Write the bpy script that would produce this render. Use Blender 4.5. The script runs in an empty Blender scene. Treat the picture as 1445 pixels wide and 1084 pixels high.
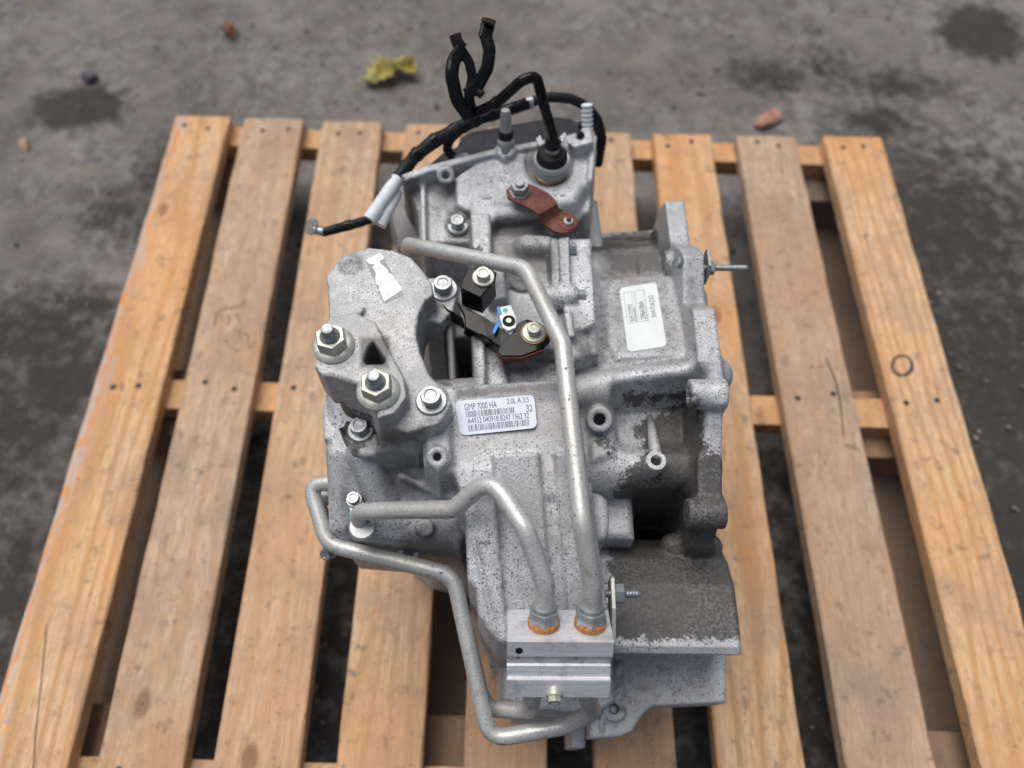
import bpy, bmesh, math, random
import numpy as np
from mathutils import Vector, Matrix
from mathutils.bvhtree import BVHTree
R = math.radians
random.seed(7); rng = np.random.default_rng(7)
scene = bpy.context.scene
COL = scene.collection

# ------------------------------------------------------------------ camera
IW, IH, FPX = 1445.0, 1084.0, 1044.0
CAM = np.array([.58469, .04234, .91614])
PIT, YAW, ROLL = R(62.942), R(.4052), R(1.3925)
fwd = np.array([math.sin(YAW)*math.cos(PIT), math.cos(YAW)*math.cos(PIT), -math.sin(PIT)])
_r = np.array([math.cos(YAW), -math.sin(YAW), 0.0]); _u = np.cross(_r, fwd)
RT = math.cos(ROLL)*_r + math.sin(ROLL)*_u
UP = -math.sin(ROLL)*_r + math.cos(ROLL)*_u
cd = bpy.data.cameras.new('camera'); cam = bpy.data.objects.new('camera', cd); COL.objects.link(cam)
m = Matrix.Identity(4)
for i in range(3):
    m[i][0], m[i][1], m[i][2], m[i][3] = RT[i], UP[i], -fwd[i], CAM[i]
cam.matrix_world = m
cd.sensor_width = 36; cd.lens = 36*FPX/IW; cd.clip_start = .02; cd.clip_end = 200
cd.dof.use_dof = True; cd.dof.focus_distance = .57; cd.dof.aperture_fstop = 3.5
scene.camera = cam

# ------------------------------------------------------------------ light
SUN_EL, SUN_AZ = R(66), R(-35)          # azimuth measured from +Y towards +X
w = bpy.data.worlds.new('World'); scene.world = w; w.use_nodes = True
nt = w.node_tree; bg = nt.nodes['Background']
sky = nt.nodes.new('ShaderNodeTexSky'); sky.sky_type = 'NISHITA'; sky.sun_disc = False
sky.sun_elevation = SUN_EL; sky.sun_rotation = SUN_AZ
sky.air_density = 1.0; sky.dust_density = 4.0; sky.ozone_density = 1.0
hsv = nt.nodes.new('ShaderNodeHueSaturation'); hsv.inputs['Saturation'].default_value = .62   # overcast: the blue is mostly veiled
nt.links.new(sky.outputs[0], hsv.inputs['Color']); nt.links.new(hsv.outputs[0], bg.inputs[0]); bg.inputs[1].default_value = .065
sl = bpy.data.lights.new('sun', 'SUN'); sl.energy = 1.9; sl.angle = R(50); sl.color = (1, .97, .93)
so = bpy.data.objects.new('sun', sl); COL.objects.link(so)
sd = Vector((math.sin(SUN_AZ)*math.cos(SUN_EL), math.cos(SUN_AZ)*math.cos(SUN_EL), math.sin(SUN_EL)))
so.rotation_euler = sd.to_track_quat('Z', 'Y').to_euler(); so.location = (0, 0, 3)
scene.view_settings.view_transform = 'Standard'; scene.view_settings.look = 'None'
scene.view_settings.exposure = 0.50; scene.view_settings.gamma = 1

# ------------------------------------------------------------------ survey helpers: photo measurement + height -> world point
def _d(u, v): return fwd + RT*((u-IW/2)/FPX) - UP*((v-IH/2)/FPX)
def P(u, v, h):
    q = _d(u, v); return CAM + q*((h-CAM[2])/q[2])
def PX(u, v, x):
    q = _d(u, v); return CAM + q*((x-CAM[0])/q[0])
def V(u, v, h): return Vector(P(u, v, h))
def proj(co):
    r = co-CAM; z = r@fwd
    return IW/2+FPX*(r@RT)/z, IH/2-FPX*(r@UP)/z

# ------------------------------------------------------------------ materials
def mat(name):
    M = bpy.data.materials.new(name); M.use_nodes = True
    return M, M.node_tree, M.node_tree.nodes['Principled BSDF']
def node(t, typ, **kw):
    n = t.nodes.new(typ)
    for k, v in kw.items():
        if k in n.inputs.keys(): n.inputs[k].default_value = v
        else: setattr(n, k, v)
    return n
def noise(t, vec, scale, detail=3, rough=.55, dist=0):
    n = node(t, 'ShaderNodeTexNoise'); n.inputs['Scale'].default_value = scale; n.inputs['Detail'].default_value = detail
    n.inputs['Roughness'].default_value = rough; n.inputs['Distortion'].default_value = dist
    t.links.new(vec, n.inputs['Vector']); return n.outputs[0]
def ramp(t, fac, *stops, interp='LINEAR'):
    n = node(t, 'ShaderNodeValToRGB'); cr = n.color_ramp; cr.interpolation = interp
    while len(cr.elements) < len(stops): cr.elements.new(.5)
    for e, (p, c) in zip(cr.elements, stops):
        e.position = p; e.color = (c, c, c, 1) if not hasattr(c, '__len__') else (*c[:3], 1)
    t.links.new(fac, n.inputs[0]); return n.outputs[0]
def mix(t, fac, a, b, blend='MIX'):
    n = node(t, 'ShaderNodeMix', data_type='RGBA', blend_type=blend)
    for s, v in ((0, fac), (6, a), (7, b)):
        if hasattr(v, 'is_linked'): t.links.new(v, n.inputs[s])
        else: n.inputs[s].default_value = v if s == 0 else (*v[:3], 1)
    return n.outputs[2]
def mth(t, op, a, b=None, c=None, clamp=False):
    n = node(t, 'ShaderNodeMath', operation=op); n.use_clamp = clamp
    for i, v in enumerate((a, b, c)):
        if v is None: continue
        if hasattr(v, 'is_linked'): t.links.new(v, n.inputs[i])
        else: n.inputs[i].default_value = v
    return n.outputs[0]
def bump(t, b, h, strength, dist=.001):
    n = node(t, 'ShaderNodeBump'); n.inputs['Strength'].default_value = strength; n.inputs['Distance'].default_value = dist
    t.links.new(h, n.inputs['Height']); t.links.new(n.outputs[0], b.inputs['Normal']); return n
def ocoord(t): return node(t, 'ShaderNodeTexCoord').outputs['Object']

def make_alu(name, light=(.72, .735, .76), dark=(.13, .13, .135), speck=.45, oil=False):
    M, t, b = mat(name); o = ocoord(t)
    big = noise(t, o, 22, 4, .6); med = noise(t, o, 130, 4, .65); fine = noise(t, o, 800, 3, .7)
    c = mix(t, ramp(t, big, (.36, 0), (.62, 1)), tuple(x*.62 for x in light), light)
    c = mix(t, ramp(t, med, (.36, .7), (.58, 0)), c, tuple(x*.55 for x in light))
    c = mix(t, ramp(t, fine, (.40, .9), (.55, 0)), c, tuple(x*.40 for x in light))
    vo = node(t, 'ShaderNodeTexVoronoi', feature='F1'); vo.inputs['Scale'].default_value = 460.; t.links.new(o, vo.inputs['Vector'])
    sx = node(t, 'ShaderNodeSeparateColor'); t.links.new(vo.outputs['Color'], sx.inputs[0])
    lim = mth(t, 'MULTIPLY', mth(t, 'POWER', sx.outputs[0], 1.8), mth(t, 'ADD', mth(t, 'MULTIPLY', big, 1.1), -.10+.2*speck))
    c = mix(t, mth(t, 'MULTIPLY', mth(t, 'LESS_THAN', mth(t, 'ADD', vo.outputs['Distance'], mth(t, 'MULTIPLY', fine, .25)), mth(t, 'ADD', lim, .06)), .8), c, dark)
    dust = noise(t, o, 9, 5, .65)
    c = mix(t, ramp(t, dust, (.52, 0), (.72, .5)), c, (.33, .29, .25))
    rg = ramp(t, fine, (.3, .42), (.7, .65))
    b.inputs['Metallic'].default_value = .3
    if oil:
        a = node(t, 'ShaderNodeAttribute', attribute_name='oil')  # oil film, plus some shade painted into the main case recess
        on = noise(t, o, 120, 5, .7); on2 = noise(t, o, 420, 3, .6)
        f = mth(t, 'ADD', a.outputs['Fac'], mth(t, 'ADD', mth(t, 'MULTIPLY', mth(t, 'SUBTRACT', on, .5), 1.1), mth(t, 'MULTIPLY', mth(t, 'SUBTRACT', on2, .5), .5)))
        f = ramp(t, f, (.44, 0), (.56, 1))
        oc = mix(t, ramp(t, on2, (.42, 0), (.66, 1)), (.022, .020, .018), (.13, .125, .12))
        oc = mix(t, ramp(t, big, (.4, 0), (.6, .75)), oc, (.035, .030, .025))
        c = mix(t, mth(t, 'MULTIPLY', f, .93), c, oc)
        g = node(t, 'ShaderNodeAttribute', attribute_name='grime')
        gf = ramp(t, mth(t, 'ADD', g.outputs['Fac'], mth(t, 'MULTIPLY', mth(t, 'SUBTRACT', med, .5), .9)), (.28, 0), (.66, .8))
        c = mix(t, gf, c, (.085, .08, .075))
        t.links.new(mth(t, 'MULTIPLY', mth(t, 'SUBTRACT', 1, f), .3), b.inputs['Metallic'])
    t.links.new(c, b.inputs['Base Color']); t.links.new(rg, b.inputs['Roughness'])
    h = mth(t, 'ADD', mth(t, 'MULTIPLY', fine, .7), mth(t, 'MULTIPLY', med, .8))
    bump(t, b, h, .6, .0009)
    return M
def make_simple(name, col, rough=.5, metal=0, var=.25, scale=120, bumpv=.15, tint=None, coat=0):
    M, t, b = mat(name); o = ocoord(t)
    n = noise(t, o, scale, 4, .6); n2 = noise(t, o, scale*.17, 3, .6)
    c = mix(t, ramp(t, n, (.35, 0), (.65, 1)), tuple(x*(1-var) for x in col), tuple(min(1, x*(1+var)) for x in col))
    if tint: c = mix(t, ramp(t, n2, (.5, 0), (.68, .8)), c, tint)
    t.links.new(c, b.inputs['Base Color']); b.inputs['Metallic'].default_value = metal
    t.links.new(ramp(t, n2, (.3, max(.05, rough-.08)), (.7, min(1, rough+.1))), b.inputs['Roughness'])
    b.inputs['Coat Weight'].default_value = coat
    if max(col) < .03: b.inputs['Specular IOR Level'].default_value = .2
    if bumpv: bump(t, b, n, bumpv, .0006)
    return M
ALU = make_alu('cast_aluminium', oil=True)
ALU_B = make_alu('cast_aluminium_bracket', light=(.62, .625, .63), dark=(.2, .2, .2), speck=.0, oil=True)
def make_pipe():
    M, t, b = mat('aluminium_pipe'); o = ocoord(t)
    a_ = noise(t, o, 60, 5, .65); f_ = noise(t, o, 700, 3, .7); g_ = noise(t, o, 18, 4, .6)
    c = mix(t, ramp(t, g_, (.38, 0), (.64, 1)), (.60, .605, .60), (.49, .485, .455))
    c = mix(t, ramp(t, f_, (.38, .5), (.55, 0)), c, (.24, .24, .24)); c = mix(t, ramp(t, a_, (.58, 0), (.72, .7)), c, (.25, .225, .19))
    c = mix(t, ramp(t, noise(t, o, 240, 2, .5), (.70, 0), (.74, .9)), c, (.08, .07, .06))
    t.links.new(c, b.inputs['Base Color']); b.inputs['Metallic'].default_value = .45
    t.links.new(ramp(t, a_, (.35, .36), (.65, .55)), b.inputs['Roughness']); bump(t, b, f_, .25, .0005); return M
PIPE = make_pipe()
def make_milled():
    M, t, b = mat('milled_aluminium'); o = ocoord(t)
    mp = node(t, 'ShaderNodeMapping'); mp.inputs['Scale'].default_value = (.04, 1, 1); t.links.new(o, mp.inputs[0])
    ln_ = noise(t, mp.outputs[0], 900, 4, .7); bl = noise(t, o, 70, 5, .65); sp_ = noise(t, o, 500, 3, .6)
    c = mix(t, ramp(t, ln_, (.3, 0), (.7, 1)), (.60, .60, .63), (.82, .82, .85))
    c = mix(t, ramp(t, bl, (.52, 0), (.70, .6)), c, (.30, .28, .26)); c = mix(t, ramp(t, sp_, (.66, 0), (.70, .8)), c, (.16, .13, .10))
    t.links.new(c, b.inputs['Base Color']); b.inputs['Metallic'].default_value = .55
    t.links.new(ramp(t, ln_, (.3, .34), (.7, .5)), b.inputs['Roughness']); bump(t, b, ln_, .35, .0005); return M
MILL = make_milled()
ZINC = make_simple('zinc_steel', (.33, .345, .355), .42, .7, .18, 260, .1)
ZBR = make_simple('bright_zinc', (.40, .415, .42), .45, .5, .12, 260, .1)
ZNI = make_simple('zinc_flange_nut', (.47, .475, .43), .45, .5, .14, 300, .12)
RUST = make_simple('rusty_steel', (.155, .055, .042), .8, .1, .4, 420, .6, (.09, .035, .03))
ORUST = make_simple('orange_rust', (.42, .20, .07), .75, .2, .4, 500, .4)
BLKP = make_simple('black_paint', (.008, .008, .009), .22, 0, .3, 90, .06, (.016, .014, .012))
BLKR = make_simple('black_rubber', (.013, .014, .016), .5, 0, .3, 160, .12)
BLKG = make_simple('black_glossy_plastic', (.007, .007, .008), .12, 0, .3, 200, .08)
BLKC = make_simple('black_plastic_cover', (.017, .018, .022), .5, 0, .25, 300, .2)
TAPE = make_simple('white_tape', (.62, .65, .70), .5, 0, .08, 200, .1)
LABEL = make_simple('label_paper', (.66, .69, .80), .5, 0, .03, 80, 0)
LABEL2 = make_simple('label_paper_white', (.68, .71, .71), .5, 0, .03, 80, 0)
FOIL = make_simple('foil_sticker', (.76, .76, .76), .6, .0, .10, 260, .5)
GLUE = make_simple('sticker_residue', (.27, .275, .28), .6, .1, .15, 300, .1)
INK = make_simple('ink', (.05, .05, .065), .6, 0, .1, 80, 0)
INKP = make_simple('ink_soft', (.12, .115, .14), .6, 0, .1, 80, 0)
DARK = make_simple('dark_bore', (.012, .011, .010), .6, 0, .3, 100, 0)
WHITEP = make_simple('white_plastic', (.70, .72, .72), .45, 0, .05, 100, 0)
BLUEP = make_simple('blue_paint', (.03, .22, .62), .5, 0, .1, 300, .1)
GREENP = make_simple('green_paint', (.06, .36, .27), .5, 0, .2, 300, .1)
COPPER = make_simple('copper_washer', (.52, .36, .26), .35, .7, .15, 200, .05)

def make_wood(name, base=(.58, .405, .265), seed=0., paint=False, dull=0.):
    M, t, b = mat(name); o = ocoord(t)
    oi = node(t, 'ShaderNodeObjectInfo'); rnd_ = oi.outputs['Random']
    mp = node(t, 'ShaderNodeMapping'); t.links.new(o, mp.inputs[0])
    cb = node(t, 'ShaderNodeCombineXYZ')
    t.links.new(mth(t, 'MULTIPLY', rnd_, 37.), cb.inputs[0]); t.links.new(mth(t, 'MULTIPLY', rnd_, 91.), cb.inputs[1])
    cb.inputs[2].default_value = seed
    t.links.new(cb.outputs[0], mp.inputs['Location'])
    sv = node(t, 'ShaderNodeMapping'); sv.inputs['Scale'].default_value = (1, .07, 1); t.links.new(mp.outputs[0], sv.inputs[0])
    vo = node(t, 'ShaderNodeTexVoronoi', feature='F1'); vo.inputs['Scale'].default_value = 4.6
    kv = node(t, 'ShaderNodeMapping'); kv.inputs['Scale'].default_value = (1.7, 1, .2); t.links.new(mp.outputs[0], kv.inputs[0]); t.links.new(kv.outputs[0], vo.inputs['Vector'])
    kd = vo.outputs['Distance']
    lowf = noise(t, sv.outputs[0], 9, 3, .5, .3)
    bend = mth(t, 'ADD', mth(t, 'MULTIPLY', lowf, 9.), mth(t, 'DIVIDE', .22, mth(t, 'ADD', kd, .035)))
    sx = node(t, 'ShaderNodeSeparateXYZ'); t.links.new(mp.outputs[0], sx.inputs[0])
    ring = mth(t, 'SINE', mth(t, 'ADD', mth(t, 'MULTIPLY', sx.outputs[0], 240.), mth(t, 'MULTIPLY', bend, 4.6)))
    fib = noise(t, sv.outputs[0], 480, 5, .7); blot = noise(t, mp.outputs[0], 11, 6, .68); streak = noise(t, sv.outputs[0], 70, 4, .6)
    ltone = tuple(min(1, x*1.12) for x in base); dtone = (base[0]*.74, base[1]*.58, base[2]*.42)
    rs = mth(t, 'MULTIPLY', ramp(t, ring, (-.1, .0), (.95, 1.)), mth(t, 'ADD', .30, mth(t, 'MULTIPLY', rnd_, .5)))
    c = mix(t, rs, ltone, dtone)
    c = mix(t, ramp(t, streak, (.42, 0), (.66, .6)), c, (base[0]*1.0, base[1]*.80, base[2]*.60))
    c = mix(t, ramp(t, fib, (.40, .6), (.56, 0)), c, tuple(x*.5 for x in base))
    c = mix(t, ramp(t, blot, (.45, 0), (.66, .8)), c, (base[0]*.60, base[1]*.60, base[2]*.66))
    c = mix(t, ramp(t, noise(t, mp.outputs[0], 3.1, 3, .5), (.42, 0), (.66, .55)), c, (.56, .28, .12))
    kr = mth(t, 'SINE', mth(t, 'MULTIPLY', kd, 420.))
    kc = mix(t, ramp(t, kr, (-.5, 0), (.6, 1)), (.20, .085, .045), (.36, .20, .11))
    c = mix(t, ramp(t, kd, (.055, .85), (.095, 0)), c, kc)
    gr = noise(t, mp.outputs[0], 42, 6, .72)
    c = mix(t, ramp(t, gr, (.56, 0), (.67, .65)), c, (.12, .098, .085))
    c = mix(t, ramp(t, noise(t, mp.outputs[0], 130, 3, .6), (.66, 0), (.72, .7)), c, (.09, .07, .06))
    if paint:
        pz = node(t, 'ShaderNodeSeparateXYZ'); t.links.new(o, pz.inputs[0])
        edge = mth(t, 'ADD', pz.outputs[0], mth(t, 'MULTIPLY', mth(t, 'SUBTRACT', noise(t, sv.outputs[0], 60, 5, .65), .5), .085))
        pm = mth(t, 'MULTIPLY', ramp(t, edge, (.004, .8), (.022, 0)), ramp(t, gr, (.35, .35), (.55, 1.)))
        pc = ramp(t, mth(t, 'SINE', mth(t, 'ADD', mth(t, 'MULTIPLY', noise(t, mp.outputs[0], 8, 3), 30), mth(t, 'MULTIPLY', edge, 300))), (.1, (.44, .37, .34)), (.8, (.62, .26, .12)))
        c = mix(t, pm, c, pc)
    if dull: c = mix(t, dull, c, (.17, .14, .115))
    hs = node(t, 'ShaderNodeHueSaturation'); t.links.new(c, hs.inputs['Color'])
    t.links.new(mth(t, 'ADD', .80, mth(t, 'MULTIPLY', rnd_, .32)), hs.inputs['Value']); t.links.new(mth(t, 'ADD', .86, mth(t, 'MULTIPLY', rnd_, .22)), hs.inputs['Saturation'])
    t.links.new(hs.outputs[0], b.inputs['Base Color']); b.inputs['Roughness'].default_value = .8
    b.inputs['Specular IOR Level'].default_value = .25
    bump(t, b, mth(t, 'ADD', fib, mth(t, 'MULTIPLY', ring, .15)), .7, .0014)
    return M
WOOD = make_wood('pine_board'); WOODP = make_wood('pine_board_painted', paint=True)
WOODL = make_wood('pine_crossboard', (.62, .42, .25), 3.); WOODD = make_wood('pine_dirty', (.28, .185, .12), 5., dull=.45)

# ------------------------------------------------------------------ object helpers
def new_obj(name, me, material=None, parent=None, smooth=True):
    o = bpy.data.objects.new(name, me); COL.objects.link(o)
    if material and not me.materials: me.materials.append(material)
    if smooth and len(me.polygons): me.polygons.foreach_set('use_smooth', [True]*len(me.polygons))
    if parent: o.parent = parent; o.location = WO[parent.name] if parent.name in WO else (0, 0, 0)
    return o
WO = {}
def empty(name, loc, label, cat, group=None):
    o = bpy.data.objects.new(name, None); COL.objects.link(o); o.location = loc; o.empty_display_size = .05
    o['label'] = label; o['category'] = cat
    if group: o['group'] = group
    WO[o.name] = -Vector(loc)
    return o
def tag(o, label, cat, group=None):
    o['label'] = label; o['category'] = cat
    if group: o['group'] = group
    return o
def pydata(name, v, f):
    me = bpy.data.meshes.new(name); me.from_pydata([tuple(p) for p in v], [], f); me.update(); return me
def bm_mesh(name, bm):
    bmesh.ops.recalc_face_normals(bm, faces=bm.faces)
    me = bpy.data.meshes.new(name); bm.to_mesh(me); bm.free(); return me
def bevel_obj(o, wdt=.0008, seg=2, ang=35):
    b = o.modifiers.new('bevel', 'BEVEL'); b.width = wdt; b.segments = seg; b.limit_method = 'ANGLE'; b.angle_limit = R(ang)
    b.harden_normals = False
    me = o.data
    bmod = o.modifiers.new('wn', 'WEIGHTED_NORMAL'); bmod.keep_sharp = True
    return o
def frame(axis, ref=None):
    z = Vector(axis).normalized(); ref = Vector(ref) if ref is not None else (Vector((1, 0, 0)) if abs(z.x) < .9 else Vector((0, 1, 0)))
    x = (ref - z*ref.dot(z)).normalized(); y = z.cross(x)
    return Matrix((x, y, z)).transposed()
def lathe(name, prof, loc, axis, material, parent, n=32, ref=None, smooth=True, hexes=()):
    """prof: list of (r, z); indices in hexes are hexagonal rings (r = across-corner radius)"""
    M = frame(axis, ref); v = []; f = []; L = Vector(loc)
    for k, (r, z) in enumerate(prof):
        for i in range(n):
            a = 2*math.pi*i/n; rr = r
            if k in hexes:
                s = (a+math.pi/6) % (math.pi/3)-math.pi/6
                rr = r*math.cos(math.pi/6)/math.cos(s)
            v.append(L + M @ Vector((rr*math.cos(a), rr*math.sin(a), z)))
    for k in range(len(prof)-1):
        for i in range(n):
            j = (i+1) % n; f.append((k*n+i, k*n+j, (k+1)*n+j, (k+1)*n+i))
    f.append(tuple(range(n-1, -1, -1))); f.append(tuple((len(prof)-1)*n+i for i in range(n)))
    me = pydata(name, v, f)
    o = new_obj(name, me, material, parent)
    sharp(o, 32)
    return o
def sharp(o, ang=35):
    bm = bmesh.new(); bm.from_mesh(o.data); bmesh.ops.recalc_face_normals(bm, faces=bm.faces)
    for e in bm.edges:
        e.smooth = not (len(e.link_faces) == 2 and e.calc_face_angle(0) > R(ang))
    bm.to_mesh(o.data); bm.free()
    return o
def bolt(loc, axis, af, parent, material=None, hh=None, fr=None, name='bolt', ref=None, fh=.0018, washer=True):
    hh = hh or af*.62; fr = fr or af*.80; rc = af/2/math.cos(math.pi/6)
    pr = [(fr*.98, -.004), (fr, -.0005), (fr, fh*.55), (fr*.93, fh)] if washer else [(af*.5, -.004)]
    k = len(pr)
    pr += [(rc, fh), (rc, fh+hh-.0012), (rc*.90, fh+hh), (rc*.60, fh+hh), (rc*.52, fh+hh-.0007), (.0001, fh+hh-.0009)]
    return lathe(name, pr, loc, axis, material or ZINC, parent, 36, ref, hexes=(k, k+1))
def fillet_path(pts, r, seg=7):
    pts = [Vector(p) for p in pts]; out = [pts[0]]
    for i in range(1, len(pts)-1):
        a, b, c = pts[i-1], pts[i], pts[i+1]; u = (a-b); w_ = (c-b); lu, lw = u.length, w_.length; u.normalize(); w_.normalize()
        ang = math.acos(max(-1, min(1, u.dot(w_))))
        if ang > R(176): out.append(b); continue
        t_ = min(r/math.tan(ang/2), lu*.48, lw*.48)
        p0, p1 = b+u*t_, b+w_*t_
        for s in range(seg+1):
            q = s/seg; out.append(p0*(1-q)**2+b*2*q*(1-q)+p1*q*q)
    out.append(pts[-1]); return out
def sweep(name, path, prof, material, parent, closed_ends=True, upref=None):
    """prof(k,t) -> list of (a,b) section offsets"""
    n = len(path); v = []; f = []; T = []
    for i in range(n):
        T.append((path[min(n-1, i+1)]-path[max(0, i-1)]).normalized())
    N = (Vector(upref) if upref else Vector((0, 0, 1)))
    if abs(N.normalized().dot(T[0])) > .95: N = Vector((1, 0, .1))
    N = (N-T[0]*N.dot(T[0])).normalized()
    for i in range(n):
        N = (N-T[i]*N.dot(T[i])).normalized(); B = T[i].cross(N)
        s = prof(i, i/(n-1)); m_ = len(s)
        v += [path[i]+B*a+N*b for a, b in s]
        if i:
            for j in range(m_):
                j2 = (j+1) % m_; f.append(((i-1)*m_+j, (i-1)*m_+j2, i*m_+j2, i*m_+j))
    f.append(tuple(range(m_-1, -1, -1))); f.append(tuple((n-1)*m_+j for j in range(m_)))
    return new_obj(name, pydata(name, v, f), material, parent)
def circ(r, n=18): return [(r*math.cos(2*math.pi*i/n), r*math.sin(2*math.pi*i/n)) for i in range(n)]
def tube(name, pts, r, material, parent, bend=.014, wob=0, n=18, dens=.006):
    path = fillet_path(pts, bend)
    if wob:
        q = [path[0]]
        for a, b in zip(path, path[1:]):
            k = max(1, int((b-a).length/dens)); q += [a.lerp(b, (s+1)/k) for s in range(k)]
        path = q
    c = circ(r, n)
    if wob:
        ph = random.random()*9
        return sharp(sweep(name, path, lambda i, t_: [(a*(1+wob*math.sin(i*1.7+ph)), b*(1+wob*math.sin(i*2.3+ph))) for a, b in c], material, parent), 50)
    return sharp(sweep(name, path, lambda i, t_: c, material, parent), 50)
def plate(name, top, thick, material, parent, bev=.0008, down=None):
    """solid plate whose top face is the given 3D polygon"""
    dn = Vector(down) if down else Vector((0, 0, -1)); n = len(top); v = [Vector(p) for p in top]; v += [p+dn*thick for p in v]
    f = [tuple(range(n)), tuple(range(2*n-1, n-1, -1))]+[(i, (i+1) % n, n+(i+1) % n, n+i) for i in range(n)]
    bm = bmesh.new(); bv = [bm.verts.new(p) for p in v]
    for q in f: bm.faces.new([bv[i] for i in q])
    bmesh.ops.triangulate(bm, faces=[g for g in bm.faces if len(g.verts) > 4])
    bmesh.ops.recalc_face_normals(bm, faces=bm.faces)
    o = new_obj(name, bm_mesh(name, bm), material, parent, smooth=False)
    if bev:
        b = o.modifiers.new('bevel', 'BEVEL'); b.width = bev; b.segments = 2; b.limit_method = 'ANGLE'; b.angle_limit = R(40)
    return o
def extr_x(name, prof, x0, x1, material, parent, bev=.0006, org=(0, 0, 0), ey=(0, 1, 0), ez=(0, 0, 1), ex=(1, 0, 0)):
    O, ey, ez, ex = Vector(org), Vector(ey), Vector(ez), Vector(ex)
    a = [O+ex*x0+ey*p+ez*q for p, q in prof]
    return plate(name, a, x1-x0, material, parent, bev, down=ex)
def box(name, c, s, material, parent, bev=.002, rot=0):
    bm = bmesh.new(); bmesh.ops.create_cube(bm, size=1)
    for vv in bm.verts: vv.co = Matrix.Rotation(rot, 3, 'Z') @ Vector((vv.co.x*s[0], vv.co.y*s[1], vv.co.z*s[2])) + Vector(c)
    o = new_obj(name, bm_mesh(name, bm), material, parent, smooth=False)
    if bev:
        b = o.modifiers.new('bevel', 'BEVEL'); b.width = bev; b.segments = 2
    return o

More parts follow.
